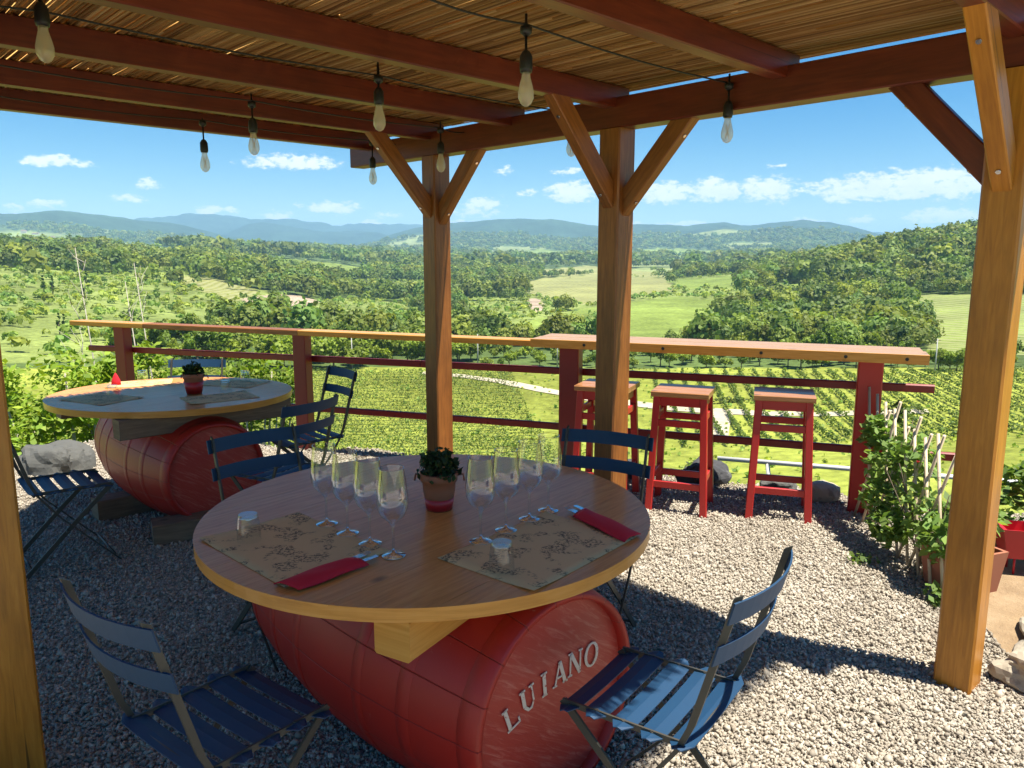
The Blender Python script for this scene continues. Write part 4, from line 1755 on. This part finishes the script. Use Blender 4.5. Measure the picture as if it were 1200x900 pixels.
build_rock('rock', 'grey boulder behind the far barrel at the terrace edge', (-3.62, 5.9, .04), (.25, .2, .18), M['rock_grey'], 3, 4)
build_rock('rock', 'pale squared limestone slab beside the corner post foot', (2.12, 2.82, .05), (.17, .15, .09), M['rock'], 4, 4, .5)
build_rock('rock', 'flat pale stone lying on the dirt behind the corner post', (2.42, 3.15, .03), (.26, .14, .06), M['rock'], 8, 4, 1.1)
build_rock('rock', 'small sandy stone at the foot of the red bar end post', (2.16, 5.16, .05), (.12, .09, .08), M['rock'], 5, 3)
build_rock('rock', 'rounded dark stone under the bar between the two visible stools', (1.42, 5.52, .06), (.20, .12, .13), M['rock_dark'], 6, 4, .3, flat=.95)
build_rock('rock', 'dark stone at the terrace edge behind the full-view bar stool', (.86, 5.72, .05), (.15, .10, .08), M['rock_dark'], 7, 4)
build_rock('rock', 'grey edging stone near the railing end under the white rail', (1.92, 5.36, .04), (.12, .08, .06), M['rock_grey'], 11, 3)


def plant(name, label, cat, loc, gen_pos, n, size, hue, stems=None, tint=(.7, 1.3), up=.4, aspect=.55, stem_mat='bark', group=None, part='foliage'):
    root = thing(name, label, cat, loc, 0, group)
    pos = gen_pos(n)
    v, f = leaf_quads(pos, rng.uniform(.45, 1.4, len(pos)) * size, aspect, up)
    np_mesh(part, v, f, M[hue], root, vtint(len(pos), *tint))
    if stems:
        m = MB()
        for pts, r in stems:
            m.tube(pts, [r * (1 - .7 * i / (len(pts) - 1)) for i in range(len(pts))], 6)
        m.build('stem', M[stem_mat], root)
    return root


def blob_pos(centers, radii, shell=.45):
    centers = np.array(centers, float)
    radii = np.array(radii, float)

    def g(n):
        i = rng.integers(0, len(centers), n)
        d = rand_dirs(n) * (rng.uniform(shell, 1, (n, 1)))
        return centers[i] + d * radii[i]
    return g


# bamboo trellis: lattice of split canes along the end of the terrace
TB0, TB1 = Vector((2.24, 4.82, 0)), Vector((2.12, 3.55, 0))
root = thing('trellis', 'low lattice of bamboo canes leaning along the terrace end', 'trellis', (2.23, 4.03, 0))
m = MB()
off = Vector((2.23, 4.03, 0))
for k in range(10):
    for sgn in (-1, 1):
        s0 = k / 9
        s1 = s0 + sgn * .24
        if s1 < -.05 or s1 > 1.05:
            continue
        a = TB0.lerp(TB1, s0) - off
        b = TB0.lerp(TB1, s1) - off
        hgt = .86 - .16 * s1 + random.uniform(-.06, .05)
        lean = Vector((.05, .0, 0))
        pts = [a + Vector((0, 0, .0)), a.lerp(b, .5) + Vector((sgn * .006, 0, hgt / 2)) + lean * .5, b + Vector((sgn * .006, 0, hgt)) + lean]
        m.tube(pts, .0085, 7)
m.build('cane', M['bamboo'], root)


def vine_stems(n, h, spread):
    out = []
    for i in range(n):
        a = random.uniform(0, 6.28)
        r = random.uniform(.3, 1) * spread
        out.append(([(0, random.uniform(-.1, .1), 0), (r * math.cos(a) * .5, r * math.sin(a) * .5, h * .5), (r * math.cos(a), r * math.sin(a), h * random.uniform(.8, 1.1))], .006))
    return out


plant('climbing_plant', 'leafy green climber growing through the bamboo lattice', 'climbing plant', (2.26, 3.95, 0),
      blob_pos([(-.06, .0, .34), (-.06, .42, .46), (-.10, -.28, .28), (-.02, .2, .58), (-.18, .1, .20), (-.04, .62, .62), (-.14, .3, .30), (.1, -.2, .40)],
               [(.16, .26, .2), (.12, .2, .16), (.13, .16, .14), (.12, .22, .13), (.1, .14, .1), (.09, .12, .11), (.1, .16, .12), (.12, .16, .14)]), 2200, .030, 'leaf_plant', vine_stems(9, .55, .3), (.9, 1.9))
plant('rose_bush', 'dark small-leaved rose at the railing end by the canes', 'rose', (2.42, 4.72, 0),
      blob_pos([(0, 0, .5), (.05, .05, .68), (-.08, -.05, .34)], [(.13, .14, .13), (.1, .1, .12), (.12, .1, .12)], .2), 330, .026, 'leaf_plant', vine_stems(5, .6, .15), (.45, 1.0))
# rose flower as a part of a separate stem plant
root = thing('rose', 'single red rose flower above the bamboo canes', 'rose', (2.44, 4.42, 0))
m = MB().tube([(0, 0, 0), (.02, 0, .25), (0, -.02, .45)], .004, 6)
m.build('stem', M['bark'], root)
pos = rand_dirs(70) * np.array([.042, .042, .028]) * rng.uniform(.4, 1, (70, 1)) + np.array([0, -.02, .47])
v, f = leaf_quads(pos, rng.uniform(.014, .024, 70), .9, .3)
np_mesh('petals', v, f, M['petal'], root)
# terracotta planter behind the trellis
root = thing('planter', 'square terracotta planter tucked behind the bamboo lattice', 'planter', (2.30, 3.72, 0), .35)
m = MB()
k0 = [(-.15, -.13), (.15, -.13), (.15, .13), (-.15, .13)]
o = len(m.v)
for z, s in ((0, .82), (.22, 1.0), (.22, .88), (.17, .86)):
    for x, y in k0:
        m.v.append((x * s, y * s, z))
for r in range(3):
    for k in range(4):
        k2 = (k + 1) % 4
        m.face((r * 4 + k, r * 4 + k2, r * 4 + 4 + k2, r * 4 + 4 + k), [(0, 0)] * 4)
m.face((12, 13, 14, 15), [(0, 0)] * 4)
m.face((3, 2, 1, 0), [(0, 0)] * 4)
m.build('box', M['terracotta'], root)
plant('weed', 'small leafy weed at the foot of the bamboo canes', 'weed', (2.10, 3.52, 0), blob_pos([(0, 0, .05)], [(.09, .09, .06)], .1), 70, .026, 'leaf_plant', None, (.8, 1.4))
plant('weed', 'low weed on the gravel in front of the lattice shadow', 'weed', (1.93, 4.03, 0), blob_pos([(0, 0, .03)], [(.10, .07, .035)], .1), 70, .018, 'leaf_plant', None, (.7, 1.3))
plant('garden_plant', 'tall bright leafy plant behind the corner post over the red planter', 'garden plant', (3.02, 4.05, 0),
      blob_pos([(0, 0, .35), (-.05, -.1, .25), (.15, .05, .42), (-.15, .05, .45)], [(.25, .2, .2), (.2, .15, .14), (.2, .2, .18), (.16, .16, .14)]), 900, .04, 'leaf_plant', vine_stems(8, .45, .2), (.8, 1.5))
# red planter with a pale square sticker, on thin legs
root = thing('planter', 'bright red metal planter on thin legs at the picture edge', 'planter', (2.86, 3.88, 0), -.25)
m = MB()
v0 = [(-.26, -.09), (.26, -.09), (.26, .09), (-.26, .09)]
for z, s in ((.10, .86), (.26, 1.0), (.26, .93), (.2, .92)):
    for x, y in v0:
        m.v.append((x * s, y * s, z))
for r in range(3):
    for k in range(4):
        k2 = (k + 1) % 4
        m.face((r * 4 + k, r * 4 + k2, r * 4 + 4 + k2, r * 4 + 4 + k), [(0, 0)] * 4)
m.face((12, 13, 14, 15), [(0, 0)] * 4)
m.face((3, 2, 1, 0), [(0, 0)] * 4)
m.build('trough', M['redwrap'], root)
for x in (-.18, .18):
    for y in (-.05, .05):
        MB().tube([(x, y, 0), (x, y, .11)], .006, 6).build('leg', M['redwrap'], root)
m = MB().bar((.06, -.0935, .2), (.14, -.0935, .2), .005, .07, ch=.001)
m.build('sticker', M['white_paint'], root)
plant('garden_plant', 'green clump growing at the foot of the red planter', 'garden plant', (2.62, 4.28, 0),
      blob_pos([(0, 0, .15), (.2, .05, .2)], [(.2, .15, .14), (.18, .15, .15)]), 420, .035, 'leaf_plant', None, (.8, 1.4))

# white pipe rail below the terrace edge
root = thing('white_rail', 'low white pipe handrail just below the terrace end', 'handrail', (2.4, 6.1, -.4))
a0 = Vector((1.75, 6.35, -.02)) - Vector((2.4, 6.1, -.4))
a1 = Vector((4.3, 5.5, -.02)) - Vector((2.4, 6.1, -.4))
MB().tube([a0, a1], .02, 8).build('rail', M['white_paint'], root)
for q in (.15, .5, .85):
    p = a0.lerp(a1, q)
    MB().tube([p, p + Vector((.12, -.05, -.85))], .018, 8).build('post', M['white_paint'], root)


# ------------------------------------------------------------------ shrubs on the slope
def shrub(label, loc, rad, hgt, n, size, hue, tint=(.6, 1.4), cl=14, name='shrub', stem='pale_bark', cat='shrub', group=None):
    cs, rs, stems = [], [], []
    for i in range(cl):
        a = random.uniform(0, 6.28)
        q = math.sqrt(random.random())
        c = (math.cos(a) * q * rad, math.sin(a) * q * rad, hgt * random.uniform(.35, .93) * (1 - .16 * q * q))
        s = random.uniform(.22, .42) * min(rad, hgt)
        cs.append(c); rs.append((s, s, s * .8))
        stems.append(([(c[0] * .15, c[1] * .15, -.3), (c[0] * .5, c[1] * .5, c[2] * .55), c], .02 + .01 * rad))
    return plant(name, label, cat, loc, blob_pos(cs, rs, .3), n, size, hue, stems, tint, stem_mat=stem, group=group)


def zat(x, y):
    return float(zfun(x, y))


def slope_shrub(label, u, y, vtop, rad, n, size, hue, tint, cl):
    d = ray(u, vtop)
    x = d[0] / d[1] * y
    top = H + d[2] / d[1] * y
    zb = zat(x, y)
    shrub(label, (x, y, zb), rad, (top - zb) * 1.06, n, size, hue, tint, cl)


slope_shrub('big yellow-green shrub rising behind the far barrel and grey boulder', 85, 8.6, 394, 1.2, 19000, .047, 'leaf_shrub', (.95, 1.9), 64)
slope_shrub('yellow-green shrub behind the first railing post of the far table', 190, 9.2, 404, 1.0, 10500, .045, 'leaf_shrub', (.85, 1.7), 44)
slope_shrub('fresh green shrub below the long plain stretch of railing', 285, 10.5, 414, 1.1, 9000, .046, 'leaf_shrub', (.7, 1.4), 38)
shrub('pale straggly bush down at the picture edge beyond the wooden post', (-6.2, 9.0, zat(-6.2, 9.0)), 1.1, 3.4, 3000, .055, 'leaf_shrub', (.6, 1.35), cl=18)
shrub('grey-green bush between the two visible bar stools, just off the terrace', (1.75, 7.0, zat(1.75, 7.0) + .2), .62, 1.75, 2600, .030, 'leaf_grey', cl=16)
shrub('small grey-green bush behind the end stool, lower than its neighbour', (2.45, 6.9, zat(2.45, 6.9) + .2), .5, 1.45, 1500, .030, 'leaf_grey', cl=12)
shrub('soft green bush seen between the far post and the table edge', (-.95, 8.0, zat(-.95, 8.0) + .2), .7, 1.75, 1800, .034, 'leaf_grey', cl=14)
shrub('weedy bush beyond the near table, in line with its flower pot', (-.1, 7.2, zat(-.1, 7.2)), .6, 1.55, 1500, .030, 'leaf_grey', cl=12)
shrub('weedy green bush downhill of the dirt strip at the picture edge', (5.3, 6.8, zat(5.3, 6.8)), .9, 1.7, 1800, .04, 'leaf_plant', cl=14)


# grass and weeds along the terrace edge and upper slope
def build_grass():
    n = 16000
    s = rng.uniform(-5, 8, n)
    o = rng.gamma(2.2, .55, n) + .28
    x = RL0.x + RD.x * s + RNV.x * o
    y = RL0.y + RD.y * s + RNV.y * o
    z = np.where(in_terrace(x, y), 0.0, zfun(x, y))
    ok = ~in_terrace(x, y) | (rng.uniform(size=n) < .12)
    x, y, z = x[ok], y[ok], z[ok]
    n = len(x)
    h = rng.uniform(.15, .5, n) * np.where(o[ok] < .5, .5, 1.3)
    a = rng.uniform(0, 6.28, n)
    dx, dy = np.cos(a), np.sin(a)
    lean = rng.uniform(.1, .6, n) * h
    w = .012
    p = np.stack([x, y, z - .03], 1)
    sd = np.stack([-dy, dx, 0 * dx], 1) * w
    top = p + np.stack([dx * lean, dy * lean, h], 1)
    mid = p + np.stack([dx * lean * .35, dy * lean * .35, h * .55], 1)
    v = np.stack([p - sd, p + sd, mid + sd * .7, mid - sd * .7, top + sd * .15, top - sd * .15], 1).reshape(-1, 3)
    b = np.arange(n)[:, None] * 6
    f = np.concatenate([b + np.array([[0, 1, 2, 3]]), b + np.array([[3, 2, 4, 5]])], 0)
    t = np.repeat(vtint(n)[::4], 6, 0)
    tag(np_mesh('grass', v, f, M['grass'], tint=t), 'long grass on the slope below the terrace edge', 'grass', kind='stuff')


build_grass()


# bare young trees beyond the railing
def bare_tree(label, x, y, top, seed):
    random.seed(seed)
    zb = zat(x, y)
    root = thing('bare_tree', label, 'tree', (x, y, zb), 0, 'bare young trees on the slope')
    m = MB()
    h = top - zb
    ax = random.uniform(-.25, .35)
    tr = [(0, 0, -.3), (ax * .5 - .08, 0, h * .35), (ax * .8 + .22, .05, h * .7), (ax + .05, .1, h)]
    m.tube(tr, [.026, .019, .012, .004], 7)
    m.build('trunk', M['pale_bark'], root)
    m = MB()
    for i in range(12):
        q = random.uniform(.4, .95)
        b = Vector(tr[1]).lerp(Vector(tr[3]), (q - .35) / .65)
        a = random.uniform(0, 6.28)
        L = random.uniform(.3, .75) * (1.3 - q)
        e = b + Vector((math.cos(a) * L * .55, math.sin(a) * L * .55, L))
        m.tube([b, b.lerp(e, .5) + Vector((.03, 0, -.03)), e], [.008, .005, .002], 5)
        for j in range(2):
            c = b.lerp(e, random.uniform(.4, .9))
            m.tube([c, c + Vector((random.uniform(-.2, .2), random.uniform(-.2, .2), random.uniform(.08, .3)))], [.006, .002], 4)
    m.build('branch', M['pale_bark'], root)


def at_dist(u, v, y):
    d = ray(u, v)
    return d[0] / d[1] * y, y, H + d[2] / d[1] * y


bx, by, bz = at_dist(88, 290, 11.0)
bare_tree('bare whitish sapling with straight upright twigs, the one nearest the wooden post', bx, by, bz, 3)
bx, by, bz = at_dist(178, 308, 11.5)
bare_tree('bare leaning sapling with a long slanting branch above the railing', bx - .25, by, bz, 8)
bx, by, bz = at_dist(135, 330, 10.5)
bare_tree('thin short bare sapling standing between two taller bare ones', bx, by, bz, 12)
random.seed(99)


# ------------------------------------------------------------------ vineyard rows
def vine_row(p0, p1, i, label, group, sz=1.0):
    n = int(math.hypot(p1[0] - p0[0], p1[1] - p0[1]) * 27)
    q = rng.uniform(0, 1, n)
    q = q[rng.uniform(size=n) < .55 + .45 * np.sin(q * 40 + i) ** 2 * .8 + .1]
    n = len(q)
    x = p0[0] + (p1[0] - p0[0]) * q + rng.normal(0, .13, n)
    y = p0[1] + (p1[1] - p0[1]) * q + rng.normal(0, .13, n)
    z = zfun(x, y) + rng.uniform(.25, 1.25, n)
    cx, cy = (p0[0] + p1[0]) / 2, (p0[1] + p1[1]) / 2
    cz = zat(cx, cy)
    pos = np.stack([x - cx, y - cy, z - cz], 1)
    v, f = leaf_quads(pos, rng.uniform(.11, .20, n) * sz, .7, .3)
    o = np_mesh('vine_row', v, f, M['leaf_vine'], None, vtint(n, .65, 1.25), loc=(cx, cy, cz))
    tag(o, label, 'vine row', group)


cnt = 0
ang = R_(9)
e1 = np.array([math.cos(ang), math.sin(ang)])
e2 = np.array([-math.sin(ang), math.cos(ang)])
for i in range(30):
    dd = 92 + i * 2.75
    c = e2 * dd
    half = dd * .36
    x0 = -dd * .34
    x1 = 20 + (dd - 92) * .06
    a = c + e1 * x0
    b = c + e1 * (x1 + 2.0)
    vine_row(a, b, i, 'vine row running across the valley floor below the railing', 'vine rows across the valley floor')
ang = R_(-24)
e1 = np.array([math.sin(-ang), math.cos(-ang)])
for i in range(26):
    bx_ = 24 + i * 2.9
    a = np.array([bx_ - 2, 108 - i * .6])
    b = a + np.array([.16, 1.0]) * (62 - i * .3)
    vine_row(a, b, i, 'vine row running away from the terrace towards the tree belt', 'vine rows running away from the terrace', 1.2)


# dirt track through the vineyard
def ribbon(name, pts, w, material, lift=.12, kind='structure'):
    P = []
    for (u, v) in pts:
        x, y, z = hit(u, v)
        P.append((x, y))
    P = np.array(P)
    t = np.linspace(0, len(P) - 1, len(P) * 14)
    X = np.interp(t, np.arange(len(P)), P[:, 0])
    Y = np.interp(t, np.arange(len(P)), P[:, 1])
    X = smooth1(X[None], 5, 1)[0]; Y = smooth1(Y[None], 5, 1)[0]
    tx, ty = np.gradient(X), np.gradient(Y)
    L = np.hypot(tx, ty) + 1e-9
    nx, ny = -ty / L, tx / L
    V, F = [], []
    K = 5
    for k in range(K):
        o = (k / (K - 1) - .5) * w
        V.append(np.stack([X + nx * o, Y + ny * o, zfun(X + nx * o, Y + ny * o) + lift], 1))
    V = np.stack(V, 1).reshape(-1, 3)
    for i in range(len(X) - 1):
        for k in range(K - 1):
            a = i * K + k
            F.append((a, a + 1, a + K + 1, a + K))
    o = np_mesh(name, V, np.array(F), material, smooth=True)
    tag(o, kind=kind)


ribbon('road', [(488, 437), (540, 440), (600, 450), (660, 462), (720, 471), (780, 478), (850, 483), (930, 486), (1010, 484), (1100, 482)], 3.2, M['road'])
ribbon('path', [(846, 483), (842, 492), (838, 505), (836, 520)], 4.2, M['road'], lift=.16)


# ------------------------------------------------------------------ trees
def tree_proto(h, rx, nclump, nq, seed, qs, conic=False, col=(1, 1, 1)):
    g = np.random.default_rng(seed)
    C = []
    R = []
    for i in range(nclump):
        d = g.normal(size=3); d /= np.linalg.norm(d)
        q = g.uniform(.35, .95)
        c = np.array([d[0] * rx * q, d[1] * rx * q, h * .58 + d[2] * h * .34 * q])
        if conic:
            zz = g.uniform(.1, .98)
            a = g.uniform(0, 6.28)
            rr = rx * (1 - zz) * g.uniform(.3, 1) + .1
            c = np.array([math.cos(a) * rr, math.sin(a) * rr, h * zz])
        C.append(c)
        R.append(rx * g.uniform(.28, .46) * (.45 if conic else 1))
    C = np.array(C); R = np.array(R)
    i = g.integers(0, nclump, nq)
    d = g.normal(size=(nq, 3)); d /= np.linalg.norm(d, axis=1, keepdims=True)
    pos = C[i] + d * (R[i] * g.uniform(.55, 1, nq))[:, None]
    v, f = leaf_quads(pos, g.uniform(.7, 1.3, nq) * qs, .75, .15)
    clump_t = g.uniform(.65, 1.3, nclump)[i][:, None] * g.uniform(.85, 1.15, (nq, 1))
    t = np.repeat(clump_t * np.array([col]), 4, 0)
    me_o = np_mesh('crown', v, f, M['leaf_tree'], None, t)
    m = MB()
    m.tube([(0, 0, -.4), (.05, 0, h * .25), (0, .08, h * .6)], [h * .028, h * .022, h * .01], 7)
    for k in range(5):
        c = C[k % nclump]
        m.tube([(.03, .03, h * (.22 + .05 * k)), tuple(np.array([0, 0, h * .3]) * .4 + c * .6), tuple(c)], [h * .012, h * .008, h * .003], 5)
    tr = m.build('trunk', M['bark'])
    return me_o, tr


TP = []
KINDS = [
    (7.5, 3.3, 16, 900, .42, False, (1.35, 1.28, .9), 'rounded mid-green tree in the belt along the vineyard', ),
    (8.5, 3.0, 14, 900, .42, False, (1.0, 1.08, .85), 'taller dark green tree in the belt along the vineyard'),
    (6.0, 3.2, 13, 760, .40, False, (1.65, 1.5, .85), 'pale yellow-green tree in the belt along the vineyard'),
    (5.0, 2.9, 12, 700, .38, False, (1.35, 1.25, 1.05), 'low spreading bushy tree in the belt along the vineyard'),
    (9.0, 1.5, 16, 620, .36, True, (.6, .75, .7), 'narrow dark cypress-like tree among the valley trees'),
]
for i, k in enumerate(KINDS):
    crown, trunk = tree_proto(k[0], k[1], k[2], k[3], 100 + i, k[4], k[5], k[6])
    TP.append((crown, trunk, k[7]))
used = [False] * len(TP)
tree_id = 0


def place_tree(x, y, kind, s):
    global tree_id
    crown, trunk, lb = TP[kind]
    root = thing('valley_tree' if kind != 4 else 'cypress_tree', lb, 'tree', (x, y, zat(x, y) - .1), random.uniform(0, 6.28), 'trees across the valley, ' + ('rounded', 'tall dark', 'pale', 'bushy', 'narrow')[kind])
    root.scale = (s * random.uniform(.9, 1.15), s * random.uniform(.9, 1.15), s)
    for p in (crown, trunk):
        c = p
        if used[kind]:
            c = p.copy()
            COL.objects.link(c)
        c.parent = root
    used[kind] = True
    tree_id += 1


tp = []
# the belt at the far edge of the vineyard
for u in np.arange(150, 1180, 13.5):
    uu = u + random.uniform(-6, 6)
    k = (uu - 600) / 890
    r = 180 + random.uniform(-3, 10) + (14 if 430 < uu < 560 else 0)
    if 560 < uu < 640 and random.random() < .25:
        continue
    sz = 1.15 if uu < 560 else (.58 if uu < 900 or uu > 1020 else .8)
    tp.append((r, uu, sz))
for u in np.arange(170, 1250, 15):
    uu = u + random.uniform(-7, 7)
    r = random.uniform(192, 214)
    tp.append((r, uu, (.95 if uu < 560 or 920 < uu < 1020 else .58)))
for u in np.arange(330, 1250, 14):
    uu = u + random.uniform(-8, 8)
    if 560 < uu < 900 or uu > 1020:
        continue
    tp.append((random.uniform(214, 245), uu, .95))
for r, uu, sz in tp:
    th = math.atan((uu - 600) / 890)
    x, y = math.sin(th) * r, math.cos(th) * r
    w = [.34, .22, .2, .24]
    place_tree(x, y, random.choices(range(4), w)[0], sz * random.uniform(.62, 1.2))
for u, v in ((52, 345), (62, 345), (102, 338), (98, 352), (205, 330), (268, 330), (334, 345), (70, 392), (76, 393), (905, 371), (948, 356)):
    x, y, z = hit(u, v)
    place_tree(x, y, 4, math.hypot(x, y) / 520 + .25)
# lone tree on the knoll, shrubs in the meadow
for u, v, kd, s in ((668, 326, 1, 1.3), (860, 380, 1, .9), (815, 385, 3, .8), (700, 388, 0, .8), (640, 392, 3, .7)):
    x, y, z = hit(u, v)
    place_tree(x, y, kd, s)


# woods beyond: masses of trees, one object per wood
def forest(name, label, pts, size, nq, asp=.8, seed=1, hz=1.15, var=(.6, 1.35)):
    g = np.random.default_rng(seed)
    n = len(pts)
    size = np.broadcast_to(size, (n,)) * np.clip(g.lognormal(0, .32, n), .45, 1.9)
    z = zfun(pts[:, 0], pts[:, 1])
    d = g.normal(size=(n, nq, 3))
    d /= np.linalg.norm(d, axis=2, keepdims=True)
    d[:, :, 2] = np.where(d[:, :, 2] < -.3, -d[:, :, 2], d[:, :, 2])
    rad = size[:, None, None] * .5
    lump = 1 + .3 * np.sin(d[:, :, :1] * 5 + g.uniform(0, 6, (n, 1, 1))) * np.cos(d[:, :, 1:2] * 4)
    pos = d * rad * lump * g.uniform(.72, 1.05, (n, nq, 1)) * np.array([1, 1, hz])
    pos[:, :, 0] += pts[:, None, 0]
    pos[:, :, 1] += pts[:, None, 1]
    pos[:, :, 2] += (z + size * .5)[:, None]
    qs = (size[:, None] * g.uniform(.10, .22, (n, nq)) * (60 / nq) ** .5).ravel()
    nn = d.reshape(-1, 3) + g.normal(size=(n * nq, 3)) * .45
    nn /= np.linalg.norm(nn, axis=1, keepdims=True)
    t = np.cross(nn, g.normal(size=nn.shape)); t /= np.linalg.norm(t, axis=1, keepdims=True)
    b = np.cross(nn, t)
    P = pos.reshape(-1, 3)
    s = qs[:, None]
    v = np.stack([P - t * s, P + b * s * asp, P + t * s, P - b * s * asp], 1).reshape(-1, 3)
    f = np.arange(len(v)).reshape(-1, 4)
    tt = g.uniform(*var, (n, 1)) * np.array([1, 1, 1.0])
    wm = g.uniform(-.25, .38, (n, 1))
    tt = tt * np.concatenate([1 + wm, 1 + wm * .35, 1 - wm * .3], 1)
    tt = np.repeat(tt, nq * 4, 0)
    tag(np_mesh(name, v, f, M['leaf_tree'], tint=tt), label, 'woods', kind='stuff')


def scatter(r0, r1, spacing, umin, umax, sel, jit=True, seed=5, prob=1.0):
    g = np.random.default_rng(seed)
    a0, a1 = math.atan((umin - 600) / 890), math.atan((umax - 600) / 890)
    area = (a1 - a0) * .5 * (r1 * r1 - r0 * r0)
    n = int(area / spacing ** 2)
    r = np.sqrt(g.uniform(r0 * r0, r1 * r1, n))
    a = g.uniform(a0, a1, n)
    x, y = np.sin(a) * r, np.cos(a) * r
    k = landuse(x, y, zfun(x, y))
    ok = np.isin(k, sel) & (g.uniform(size=n) < prob)
    return np.stack([x[ok], y[ok]], 1)


pts = scatter(236, 560, 4.7, -80, 1280, (1,), seed=11, prob=.9)
forest('near_woods', 'mixed green woods filling the valley behind the tree belt', pts, 6.3, 260, seed=2, var=(.55, 1.5))
pts = scatter(560, 1400, 7.2, -80, 1280, (1,), seed=12, prob=.9)
forest('hill_woods', 'dense woods over the middle hills and the wooded hilltop', pts, 9.0, 140, seed=3, var=(.55, 1.45))
pts = scatter(1400, 5200, 24, -100, 1300, (7,), seed=13, prob=.8)
m7 = fbm(pts[:, 0] / 330, pts[:, 1] / 330, 3, 71) < .14
forest('far_woods', 'far dark woods patching the plain below the mountains', pts[m7], 19, 60, seed=4, hz=.8)
pts = scatter(178, 1500, 6.5, -80, 1100, (4,), seed=14, prob=.62)
forest('hillside_scrub', 'loose pale scrub bushes dotting the open hillside', pts, 2.6, 26, seed=6, hz=.75, var=(1.0, 2.0))
pts = scatter(560, 1500, 20, -80, 480, (4, 3), seed=15, prob=.35)
forest('hillside_trees', 'scattered trees on the open hillside', pts, 9, 36, seed=7)


pts = scatter(86, 178, 1.0, -150, 1400, (0,), seed=21, prob=.18)
forest('meadow_grass', 'rough grass and weeds covering the valley floor between the vines', pts, .34, 5, seed=22, hz=.45, var=(1.2, 2.2))


# ------------------------------------------------------------------ distant buildings and poles
def house(label, u, v, w, d, h, rz, back=0):
    x, y, z = hit(u, v)
    root = thing('farmhouse', label, 'farmhouse', (x, y, z - .5), rz)
    m = MB().bar((-w / 2, 0, h / 2), (w / 2, 0, h / 2), d, h, ch=.02)
    m.build('wall', M['plaster'], root)
    m = MB()
    e = .4
    for s in (-1, 1):
        pass
    vs = [(-w / 2 - e, -d / 2 - e, h + .01), (w / 2 + e, -d / 2 - e, h + .01), (w / 2 + e, d / 2 + e, h + .01), (-w / 2 - e, d / 2 + e, h + .01), (-w / 2 + d * .2, 0, h + d * .22), (w / 2 - d * .2, 0, h + d * .22)]
    m.v = vs
    for f in ((0, 1, 5, 4), (2, 3, 4, 5), (1, 2, 5), (3, 0, 4), (3, 2, 1, 0)):
        m.face(f, [(0, 0)] * len(f))
    m.build('roof', M['tile'], root)
    for k in range(int(w // 3)):
        for zz in ([h * .3, h * .72] if h > 5 else [h * .5]):
            xx = -w / 2 + 1.5 + k * 3
            MB().bar((xx - .5, -d / 2 - .02, zz), (xx + .5, -d / 2 - .02, zz), .08, 1.3, ch=.01).build('window', M['dark_glass'], root)


house('pale two-storey farmhouse alone among trees above the quarry', 389, 335, 16, 10, 8, .35)
house('pale hilltop villa with tower-like bulk on the far ridge', 28, 273, 26, 14, 13, .2)
house('long low hilltop building beside the villa on the far ridge', 42, 275, 34, 12, 7, .1)
house('small pale house a little down the ridge from the villa', 62, 279, 18, 12, 7, -.2)

for i, (u, v, lb) in enumerate(((413, 432, 'slim pale utility pole seen between the far railing post and the pergola post'), (560, 429, 'slim pale utility pole standing alone just past the far pergola post'), (653, 430, 'slim pale utility pole beside the first bar post'), (1095, 440, 'slim pale utility pole past the free end of the rail'))):
    x, y, z = hit(u, v)
    r = math.hypot(x, y)
    root = thing('utility_pole', lb, 'utility pole', (x, y, z))
    hh = 38 * r / 900
    MB().tube([(0, 0, -.3), (0, 0, hh)], [.16, .10], 8).build('pole', M['pole'], root)
    MB().bar((-.6, 0, hh - .3), (.6, 0, hh - .3), .1, .1, ch=.01).build('crossarm', M['bark'], root)

# dark low hedge clump by the track
x, y, z = hit(856, 472)
n = 260
pos = rand_dirs(n) * np.array([4.2, .7, .6]) * rng.uniform(.3, 1, (n, 1)) + np.array([0, 0, .5])
v_, f_ = leaf_quads(pos, rng.uniform(.15, .3, n), .7, .3)
tag(np_mesh('hedge', v_, f_, M['leaf_tree'], tint=vtint(n, .4, .8), loc=(x, y, z)), 'low dark hedge by the vineyard track, between two bar stools', 'hedge')

# ------------------------------------------------------------------ haze
def build_haze():
    m = bpy.data.materials.new('haze_air')
    m.use_nodes = True
    t = m.node_tree
    t.nodes.clear()
    out = t.nodes.new('ShaderNodeOutputMaterial')
    v = t.nodes.new('ShaderNodeVolumePrincipled')
    v.inputs['Color'].default_value = (.40, .68, 1.0, 1)
    v.inputs['Density'].default_value = 0.95e-4
    v.inputs['Anisotropy'].default_value = .0
    t.links.new(v.outputs[0], out.inputs['Volume'])
    mb = MB()
    X, Y0, Y1, Z0, Z1 = 23000, -23000, 23000, -260, 580
    mb.v = [(-X, Y0, Z0), (X, Y0, Z0), (X, Y1, Z0), (-X, Y1, Z0), (-X, Y0, Z1), (X, Y0, Z1), (X, Y1, Z1), (-X, Y1, Z1)]
    for f in ((3, 2, 1, 0), (4, 5, 6, 7), (0, 1, 5, 4), (1, 2, 6, 5), (2, 3, 7, 6), (3, 0, 4, 7)):
        mb.face(f, [(0, 0)] * 4)
    o = mb.build('haze', m)
    tag(o, 'thin blue summer haze over the valley', 'haze', kind='stuff')


build_haze()
